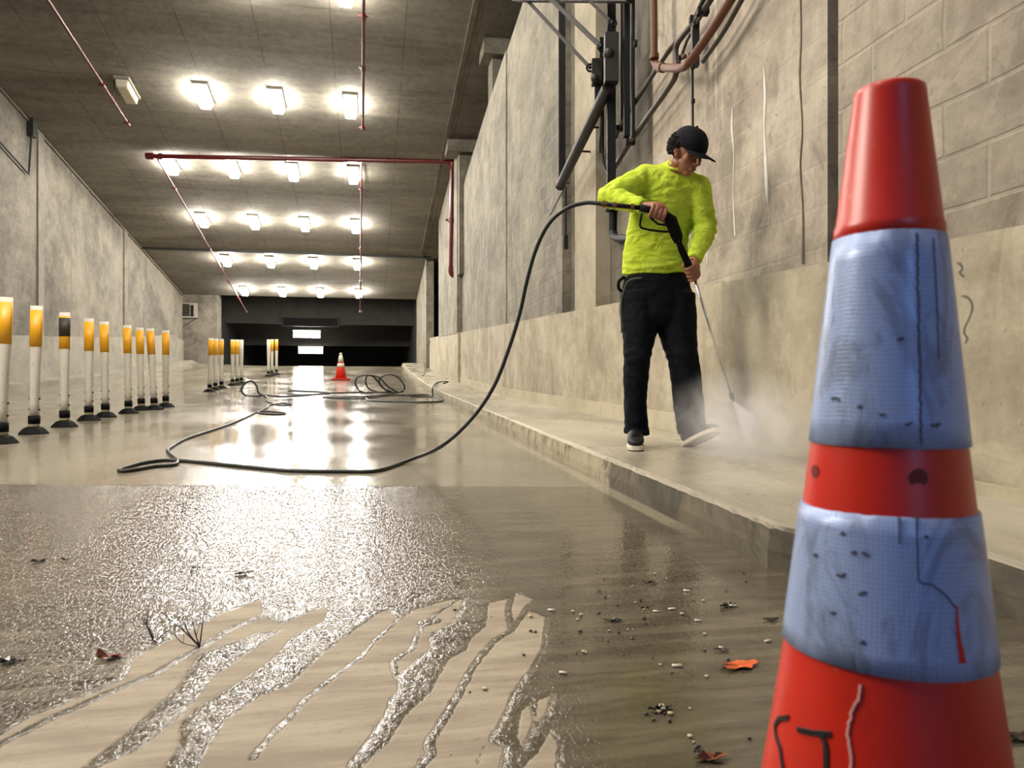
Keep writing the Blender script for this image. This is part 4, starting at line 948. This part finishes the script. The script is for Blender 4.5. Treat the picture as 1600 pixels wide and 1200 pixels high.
bmesh.ops.remove_doubles(bm, verts=bm.verts, dist=.0002); bmesh.ops.recalc_face_normals(bm, faces=bm.faces); obj('brim', bm, M['cap'], cap, True)
bm = bmesh.new(); ball(bm, hp(0, -.008, .129), .007, seg=10, ring=6); obj('cap_button', bm, M['cap'], cap, True)
bm = bmesh.new(); bmesh.ops.create_icosphere(bm, subdivisions=5, radius=1)
for v in list(bm.verts):
    if v.co.y > .22 and v.co.z < .3 or v.co.y > .5 or v.co.z < -.62 or v.co.z > .72: bm.verts.remove(v)
for v in bm.verts:
    k = 1.03+.10*mnoise.noise(v.co*6)+.09*mnoise.noise(v.co*14)+.05*mnoise.noise(v.co*30); c = v.co.copy(); v.co = hp(c.x*.088*k, -.016+c.y*.108*k, .016+c.z*.088*k)
obj('hair', bm, M['hair'], person, True)
for s in (-1, 1):
    bm = bmesh.new(); ball(bm, hp(s*.030, .068, .001), (.012, .009, .0055), HM); obj('eye', bm, M['eye'], person, True)
    bm = bmesh.new(); tube(bm, spline([hp(s*.014, .0835, .014), hp(s*.030, .083, .020), hp(s*.046, .070, .015)], 4), .0032, 6); obj('eyebrow', bm, M['hair'], person, True)
bm = bmesh.new(); ball(bm, hp(0, .0868, -.0605), (.018, .0075, .0052), HM); obj('lips', bm, M['lips'], person, True)
# shoes
def shoe(heel, toe, up, L=.285, wd=.048):
    f = (toe-heel).normalized(); up = (up-f*up.dot(f)).normalized(); s = f.cross(up)
    bm = bmesh.new(); k = 22; A_, B_ = [], []
    def outline(e): 
        pts = []
        for i in range(k*2):
            a = math.pi*i/k; x = .5-.5*math.cos(a); w_s = wd*(.80+.26*x-.12*(x-.35)**2)*(abs(math.sin(a))**.55)*(1 if i < k else -1)
            pts.append((x*L, w_s*(1+e)))
        return pts
    for z, e in ((0, -.06), (.005, .0), (.018, .02), (.022, -.05)):
        A_.append([bm.verts.new(heel+f*(x-.02)+s*y+up*z) for x, y in outline(e)])
    for a, b in zip(A_[:-1], A_[1:]):
        for i in range(2*k): bm.faces.new((a[i], a[(i+1) % (2*k)], b[(i+1) % (2*k)], b[i]))
    bm.faces.new(A_[0][::-1]); bm.faces.new(A_[-1]); bmesh.ops.remove_doubles(bm, verts=bm.verts, dist=.0004); bmesh.ops.recalc_face_normals(bm, faces=bm.faces)
    sole = bm
    ub = bmesh.new()
    tube(ub, [heel+f*x+up*z for x, z in ((-.012, .058), (.02, .066), (.07, .066), (.12, .056), (.17, .046), (.22, .040), (.25, .034), (.258, .030))],
         [(.020, .026), (.036, .042), (.041, .044), (.044, .036), (.047, .026), (.043, .019), (.028, .012), (.010, .005)], 20, ref=s)
    tube(ub, [heel+f*.045+up*.05, heel+f*.045+up*.115], [(.040, .050), (.042, .052)], 18, ref=s)
    um = remeshed(ub, .005, 4)
    return sole, um, f, up, s
for nm, heel, toe, up in (('left', P_(992, 688, .05), P_(993.5, 700, -.22), Uz), ('right', P_(1071, 699, .03), P_(1120, 676, -.17), (Uz*.50-Rt*.30+Fw*.80))):
    if nm == 'left': heel = Vector((heel.x, heel.y, SZ-.004)); toe = Vector((toe.x, toe.y, SZ-.004))
    sb_, um, f, up2, s = shoe(heel, toe, up)
    sh = omesh('shoe', um, M['shoe'], person, True); so = obj('sole', sb_, M['sole'], sh)
    for x in (.10, .125, .15, .175): bm = bmesh.new(); tube(bm, [heel+f*x+s*(-.022)+up2*(.088-(x-.1)*.26), heel+f*x+up2*(.097-(x-.1)*.28), heel+f*(x+.004)+s*.022+up2*(.088-(x-.1)*.26)], .0028, 6); obj('lace', bm, M['rubber'], sh)
# ------------------------------------------------------------------ pressure washer gun and lance
t = thing('pressure_washer_gun', P_(1040, 345, -.37), 'black pressure washer gun with a long chrome lance held by the worker', 'pressure washer')
bm = bmesh.new(); tube(bm, [P_(1000, 324, -.37), P_(1015, 328, -.37), G1, P_(1048, 344, -.365), G2, P_(1060, 379, -.345)], [(.018, .014), (.018, .015), (.020, .017), (.033, .018), (.030, .017), (.019, .014)], 16, ref=(Fw.cross(G2-G0)).normalized()); body = obj('gun_body', bm, M['rubber'], t, True)
bm = bmesh.new(); tube(bm, spline([P_(1003, 334, -.37), P_(1000, 350, -.37), P_(1003, 356, -.37), P_(1020, 360, -.37), P_(1040, 362, -.37), P_(1052, 362, -.36)], 4), .0055, 8); obj('trigger_guard', bm, M['rubber'], t, True)
bm = bmesh.new(); tube(bm, [P_(1016, 340, -.37), P_(1028, 350, -.37), P_(1042, 352, -.37)], .006, 8); obj('trigger', bm, M['black_steel'], t)
bm = bmesh.new(); tube(bm, [P_(938, 318.5, -.36), P_(1002, 325, -.37)], .0115, 12); obj('inlet_pipe', bm, M['black_steel'], t, True)
brass = plain('worn_brass', rgb(120, 92, 52), .35, .8)
for a, b, r in (((940, 318.6), (948, 319.5), .016), ((957, 320.5), (963, 321), .015), ((985, 323), (990, 323.6), .016)): bm = bmesh.new(); tube(bm, [P_(*a, -.365), P_(*b, -.365)], r, 12); obj('brass_coupling', bm, brass, t)
bm = bmesh.new(); tube(bm, [P_(1059, 376, -.345), P_(1066, 392, -.325), G3, P_(1086, 438, -.25)], [.013, .018, .0175, .012], 14); obj('lance_grip', bm, M['rubber'], t, True)
bm = bmesh.new(); tube(bm, [P_(1057, 372, -.347), P_(1059.5, 378, -.345)], .0155, 14); obj('chrome_collar', bm, plain('chrome_collar_metal', (.7, .7, .68), .15, 1, .02), t)
bm = bmesh.new(); tube(bm, [P_(1083, 430, -.26), G4], .0055, 12); tube(bm, [P_(1085.5, 430, -.255), P_(1112, 520, -.18)], .0035, 8); obj('lance', bm, plain('chrome_lance_metal', (.78, .76, .70), .18, 1, .02), t, True)
d_ = (G4-G3).normalized()
bm = bmesh.new(); tube(bm, [G4-d_*.012, G4+d_*.018], .013, 14); obj('nozzle_holder', bm, M['black_steel'], t)
bm = bmesh.new(); tube(bm, [G4+d_*.016, G4+d_*.034], .0085, 12); noz = obj('nozzle', bm, plain('brass_nozzle', rgb(150, 120, 70), .35, .8), t)
# ------------------------------------------------------------------ hose
HR = .0105
def ff(px, py, up=0.0): 
    p = onfloor(px, py); return Vector((p.x, p.y, float(zfl(p.x, p.y))+HR*.9+up))
air = [P_(940, 318.5, -.36), P_(915, 317, -.33), P_(885, 326, -.30), P_(858, 349, -.25), P_(838, 388, -.20), P_(824, 436, -.16), P_(812, 490, -.12), P_(795, 545, -.10), P_(772, 603, -.08), P_(738, 653, -.07), P_(690, 697, -.06)]
gr = [ff(640, 725, .012), ff(590, 738), ff(540, 739.5), ff(450, 738), ff(370, 731), ff(300, 724), ff(262, 722), ff(225, 726), ff(194, 734), ff(186, 738), ff(200, 738.5), ff(240, 732), ff(272, 729), ff(277, 722), ff(268, 714), ff(262, 707), ff(266, 702), ff(290, 688), ff(325, 676), ff(360, 664), ff(388, 652), ff(400, 646), ff(415, 644)]
gr += [ff(444, 646.5), ff(440, 649), ff(412, 648), ff(404, 645), ff(418, 638), ff(422, 634), ff(440, 631), ff(456, 632.5), ff(440, 634.5), ff(424, 631), ff(416, 627), ff(418, 623)]
t = thing('pressure_hose', ff(540, 739), 'long grey-green pressure hose curving from the gun across the wet ramp', 'hose')
bm = bmesh.new(); tube(bm, spline(air+gr, 6), HR, 10); obj('hose_line', bm, M['hose'], t, True)
# far tangle of the same hose: springy loops and flat loops
def lp(pts, r=.011, nm='hose_loop'):
    bm = bmesh.new(); tube(bm, spline(pts, 6), r, 8); obj(nm, bm, M['hose'], t, True)
def rise(px, py, base_y):  # a point above the floor spot (px, base_y)
    p = onfloor(px, base_y); d = p.x*math.sin(YAW)+p.y*math.cos(YAW); return W(px, py, d)
lp([ff(418, 623), ff(412, 618.5), ff(400, 620), ff(385, 619), rise(377, 611, 620), rise(382, 600, 620), rise(393, 595.5, 620), rise(401, 603, 620), rise(404, 614, 620), ff(414, 618), ff(440, 620.5), ff(462, 619.5), ff(505, 616), ff(516, 614.5), ff(480, 612), ff(452, 611.5), ff(450, 615.5), ff(470, 618), ff(500, 617)], .016)
lp([ff(500, 616), ff(540, 614.5), ff(590, 614), rise(625, 612, 614), rise(632, 604, 614), rise(622, 590, 614), rise(608, 585, 614), rise(594, 591, 614), rise(596, 604, 614), rise(612, 612, 614), ff(630, 613), rise(608, 612, 614), rise(596, 603, 614), rise(585, 590, 614), rise(575, 586.5, 614), rise(571, 596, 614), rise(577, 608, 614), ff(590, 613.5), rise(566, 613, 615), rise(556, 602, 615), rise(558, 590, 615), rise(572, 586, 615), rise(592, 590, 615), rise(606, 604, 615), ff(622, 614)], .016)
lp([ff(622, 615), ff(600, 618), ff(570, 621), ff(505, 621.5), ff(545, 624), ff(575, 623.5), ff(600, 619.5), ff(640, 618.5), ff(672, 618), ff(690, 628), ff(630, 629.5), ff(580, 627), ff(572, 623)], .016)
kz_ = lambda px, py: (lambda p: Vector((p.x, p.y, float(zfl(1.3, p.y))+WH+.012)))(onfloor(px, py, WH))
lp([ff(640, 621), ff(670, 620.5), rise(676, 618, 622), rise(676, 606, 622), kz_(684, 598.5), kz_(700, 597), kz_(693, 600)], .015)
t2 = thing('hose_lead', kz_(666, 592), 'thin pale cord looping up the wall foot at the far sidewalk', 'cord')
bm = bmesh.new(); tube(bm, spline([onX(672, 533, 1.95), onX(665, 545, 1.93), onX(663, 562, 1.93), kz_(664, 583), kz_(660, 588)], 6), .012, 6); obj('cord', bm, M['grey_conduit'], t2)
# ------------------------------------------------------------------ spray and mist
def volume(name, dens, col=(.99, .99, 1), sc=6, center=(0, 0, 0), rad=(1, 1, 1), cone=None):
    m = bpy.data.materials.new(name); m.use_nodes = True; g = G.__new__(G); g.m = m; g.t = m.node_tree; g.t.nodes.clear(); g.out = g.t.nodes.new('ShaderNodeOutputMaterial')
    v = g.t.nodes.new('ShaderNodeVolumePrincipled'); v.inputs['Color'].default_value = (*col, 1); v.inputs['Anisotropy'].default_value = .0
    P = g.pos(); e = g.n('VectorMath', {'operation': 'DIVIDE'}, i0=g.n('VectorMath', {'operation': 'SUBTRACT'}, i0=P, i1=tuple(center)).outputs[0], i1=tuple(rad)).outputs[0]
    l = g.n('VectorMath', {'operation': 'LENGTH'}, i0=e).outputs['Value']; fall = g.step(l, 1.0, .1)
    nz = g.step(g.noise(P, sc, 4, .6, .5), .30, .72)
    g.put(v.inputs['Density'], g.math('MULTIPLY', g.math('MULTIPLY', fall, nz), dens)); g.t.links.new(v.outputs[0], g.out.inputs['Volume']); return m
hit = P_(1208, 712, -.05); hit = Vector((min(hit.x, 1.99), hit.y, SZ))
c1 = Vector((1.74, hit.y-.34, SZ+.13)); r1 = (.34, .66, .32)
bm = bmesh.new(); ball(bm, c1, r1, seg=24, ring=16); m_ = obj('water_mist', bm, volume('mist_puff', 4.4, center=c1, rad=r1, sc=5)); tag(m_, 'pale puff of water mist drifting at the wall foot by the worker', 'mist', kind='stuff')
n0 = G4+d_*.035; tgt = P_(1204, 706, -.06); sd = (tgt-n0); sl = sd.length; sn = sd.normalized()
bm = bmesh.new(); tube(bm, [n0, n0+sd*.25, n0+sd*.6, n0+sd*.98], [.008, .045, .10, .155], 20)
m_ = volume('spray_fan', 1); nt = m_.node_tree; g = G.__new__(G); g.m = m_; g.t = nt; vol = [n for n in nt.nodes if n.bl_idname == 'ShaderNodeVolumePrincipled'][0]
P = g.pos(); v_ = g.n('VectorMath', {'operation': 'SUBTRACT'}, i0=P, i1=tuple(n0)).outputs[0]; tt = g.n('VectorMath', {'operation': 'DOT_PRODUCT'}, i0=v_, i1=tuple(sn)).outputs['Value']
pl_ = g.n('VectorMath', {'operation': 'SCALE'}, i0=tuple(sn)); g.put(pl_.inputs['Scale'], tt)
pr_ = g.n('VectorMath', {'operation': 'LENGTH'}, i0=g.n('VectorMath', {'operation': 'SUBTRACT'}, i0=v_, i1=pl_.outputs[0]).outputs[0]).outputs['Value']
ra_ = g.math('DIVIDE', pr_, g.math('ADD', g.math('MULTIPLY', tt, .36), .008))
g.put(vol.inputs['Density'], g.math('MULTIPLY', g.math('MULTIPLY', g.step(ra_, 1.1, .2), g.step(tt, sl*1.0, sl*.15)), g.math('ADD', 40.0, g.math('MULTIPLY', g.noise(P, 14, 3), 40.0))))
m2 = obj('water_spray', bm, m_); tag(m2, 'fan of water spray leaving the lance nozzle', 'spray', kind='stuff')
# ------------------------------------------------------------------ litter on the ramp
random.seed(21)
M['leafd'] = plain('wet_dark_leaf', rgb(38, 26, 16), .35, 0, .4, 60); M['leafo'] = plain('orange_fallen_leaf', rgb(190, 84, 36), .5, 0, .2, 50); M['leafb'] = plain('rust_brown_leaf', rgb(110, 52, 24), .4, 0, .3, 60)
M['butt'] = plain('pale_filter_paper', rgb(216, 204, 180), .7, 0, .05); M['twig'] = plain('dark_twig', rgb(40, 30, 20), .6, 0, .3)
M['chip'] = plain('pale_grit_chip', rgb(176, 160, 128), .6, 0, .2)
def leaf_bm(L, wd, lobes=5, curl=.3):
    bm = bmesh.new(); c = bm.verts.new((0, 0, .002)); n = lobes*4; rim = []; c2 = bm.verts.new((0, 0, -.0005+.002))
    R0 = [(.55+.45*abs(math.cos(i*lobes*math.pi/n))+random.uniform(-.12, .12)) for i in range(n)]
    rim = [bm.verts.new((L*R0[i]*math.cos(2*math.pi*i/n), wd*R0[i]*math.sin(2*math.pi*i/n), .002+curl*L*abs(random.gauss(0, .35)))) for i in range(n)]
    low = [bm.verts.new(v.co+Vector((0, 0, -.0008))) for v in rim]
    for i in range(n):
        j = (i+1) % n; bm.faces.new((c, rim[i], rim[j])); bm.faces.new((c2, low[j], low[i])); bm.faces.new((rim[i], low[i], low[j], rim[j]))
    return bm
def place(o, px, py, rz=0):
    p = onfloor(px, py); o.location = (p.x, p.y, float(zfl(p.x, p.y))+.0005); o.rotation_euler = (0, 0, rz)
o = obj('fallen_leaf', leaf_bm(.045, .022, 5, .25), M['leafo'], local=True); place(o, 1155, 1042, .2); tag(o, 'bright orange fallen leaf on the wet floor left of the big cone', 'leaf')
for px, py, L, lb in ((172, 1029, .030, 'curled dark brown leaf at the edge of the wet patch, lower left'), (60, 879, .022, 'dark leaf shred on the sparkling wet floor near the left edge'), (380, 898, .026, 'dark leaf sliver lying in the brightest glitter'), (307, 889, .018, 'small dark leaf left of the sliver in the glitter'), (105, 876, .016, 'small dark leaf beside bright glints near the left edge'), (15, 1035, .030, 'flat dark leaf at the left photo edge'),
                      (1018, 912, .022, 'dark curled leaf farthest back among the litter'), (957, 971, .022, 'dark clump of leaf left of the litter centre'), (1205, 970, .020, 'dark leaf piece just left of the cone collar'), (1138, 948, .026, 'dark leaf with a pale stub across it'), (1127, 1018, .016, 'small grey leaf above the orange leaf'), (1030, 1110, .022, 'ragged dark leaf clump near the photo bottom'), (1590, 1155, .03, 'black shred on the floor right of the cone'), (1112, 1190, .026, 'reddish leaf cut off at the photo bottom'), (716, 910, .012, 'tiny dark leaf at the head of the dry streaks')):
    o = obj('fallen_leaf', leaf_bm(L, L*.45, 4, .5), M['leafb'] if ('brown' in lb or 'reddish' in lb) else M['leafd'], local=True); place(o, px, py, random.uniform(-.4, .4)); tag(o, lb, 'leaf')
def butt(L=.022, r=.0034):
    bm = bmesh.new(); tube(bm, [(-L/2, 0, r), (L/2, 0, r)], r, 10); return bm
for px, py, rz, lb in ((1025, 957, -.25, 'whitest cigarette butt, in the middle of the litter'), (1050, 954, .1, 'thin pale stub right of the whitest cigarette butt'), (1146, 949, .05, 'pale stub lying across the dark leaf'), (1073, 925, -.4, 'short pale stub farthest back in the litter'), (862, 956, -.3, 'broken pale stub at the head of the dry streaks'), (1128, 1014, -.3, 'grey-white stub above the orange leaf'), (1090, 972, -.2, 'small tan stub left of the cone'), (1200, 1004, .3, 'pale stub touching the silhouette of the cone'), (1058, 1044, .0, 'faint flattened stub left of the orange leaf'), (880, 1054, -.3, 'small pale stub beside the right dry streak')):
    o = obj('cigarette_butt', butt(), M['butt'], local=True, smooth=True); place(o, px, py, rz-YAW); o.scale = (random.uniform(.55, .85),)*3; tag(o, lb, 'cigarette butt')
chips = []
for k in range(95):
    if k < 60: px, py = random.gauss(1000, 110), random.gauss(965, 45)
    elif k < 78: px = 1015+random.uniform(0, 90); py = 1100+(px-1015)*.95+random.gauss(0, 9)
    else: px, py = random.uniform(660, 1180), random.uniform(900, 1190)
    if py < 880 or py > 1195 or px > 1215: continue
    chips.append((px, py))
pr = []
for k in range(4):
    bm = bmesh.new(); bmesh.ops.create_icosphere(bm, subdivisions=1, radius=.0032)
    for v in bm.verts: v.co = Vector((v.co.x*random.uniform(.7, 1.7), v.co.y*random.uniform(.7, 1.3), v.co.z*.6+.0018))
    pr.append(bm)
first = {}
for k, (px, py) in enumerate(chips):
    kind = k % 3 == 0
    if kind not in first:
        o = first[kind] = obj('grit_chip' if kind else 'leaf_crumb', pr[int(kind)], M['chip'] if kind else M['leafd'], local=True)
        tag(o, 'small pale grit chip scattered on the wet floor before the kerb' if kind else 'small dark leaf crumb scattered on the wet floor before the kerb', 'debris', 'pale grit chips on the wet floor' if kind else 'dark leaf crumbs on the wet floor')
    else: o = first[kind].copy(); COL.objects.link(o)
    place(o, px, py, random.uniform(0, 6)); s = random.uniform(.5, 1.5); o.scale = (s, s, s)
# bare twigs at the lower left
for base, tips, lb in (((312, 1012), [(250, 955), (285, 950), (300, 968), (320, 940), (270, 990)], 'bare branching twig standing in the glitter at lower left'), ((240, 1002), [(215, 960), (232, 945), (262, 985)], 'smaller bare twig left of the branching one')):
    p = onfloor(*base); d = p.x*math.sin(YAW)+p.y*math.cos(YAW); p.z = float(zfl(p.x, p.y))+.001; bm = bmesh.new()
    for k, q_ in enumerate(tips):
        e = W(*q_, d+.02*(k-2)); mid = p.lerp(e, .5)+Vector((random.uniform(-.01, .01), 0, -.006)); tube(bm, spline([p, mid, e], 4), [.0016]*3+[.0013]*3+[.0010]*3, 6)
        tube(bm, [mid, mid.lerp(e, .6)+Vector((.012*(-1)**k, .004, .008))], .0006, 5)
    o = obj('twig', bm, M['twig']); tag(o, lb, 'twig')
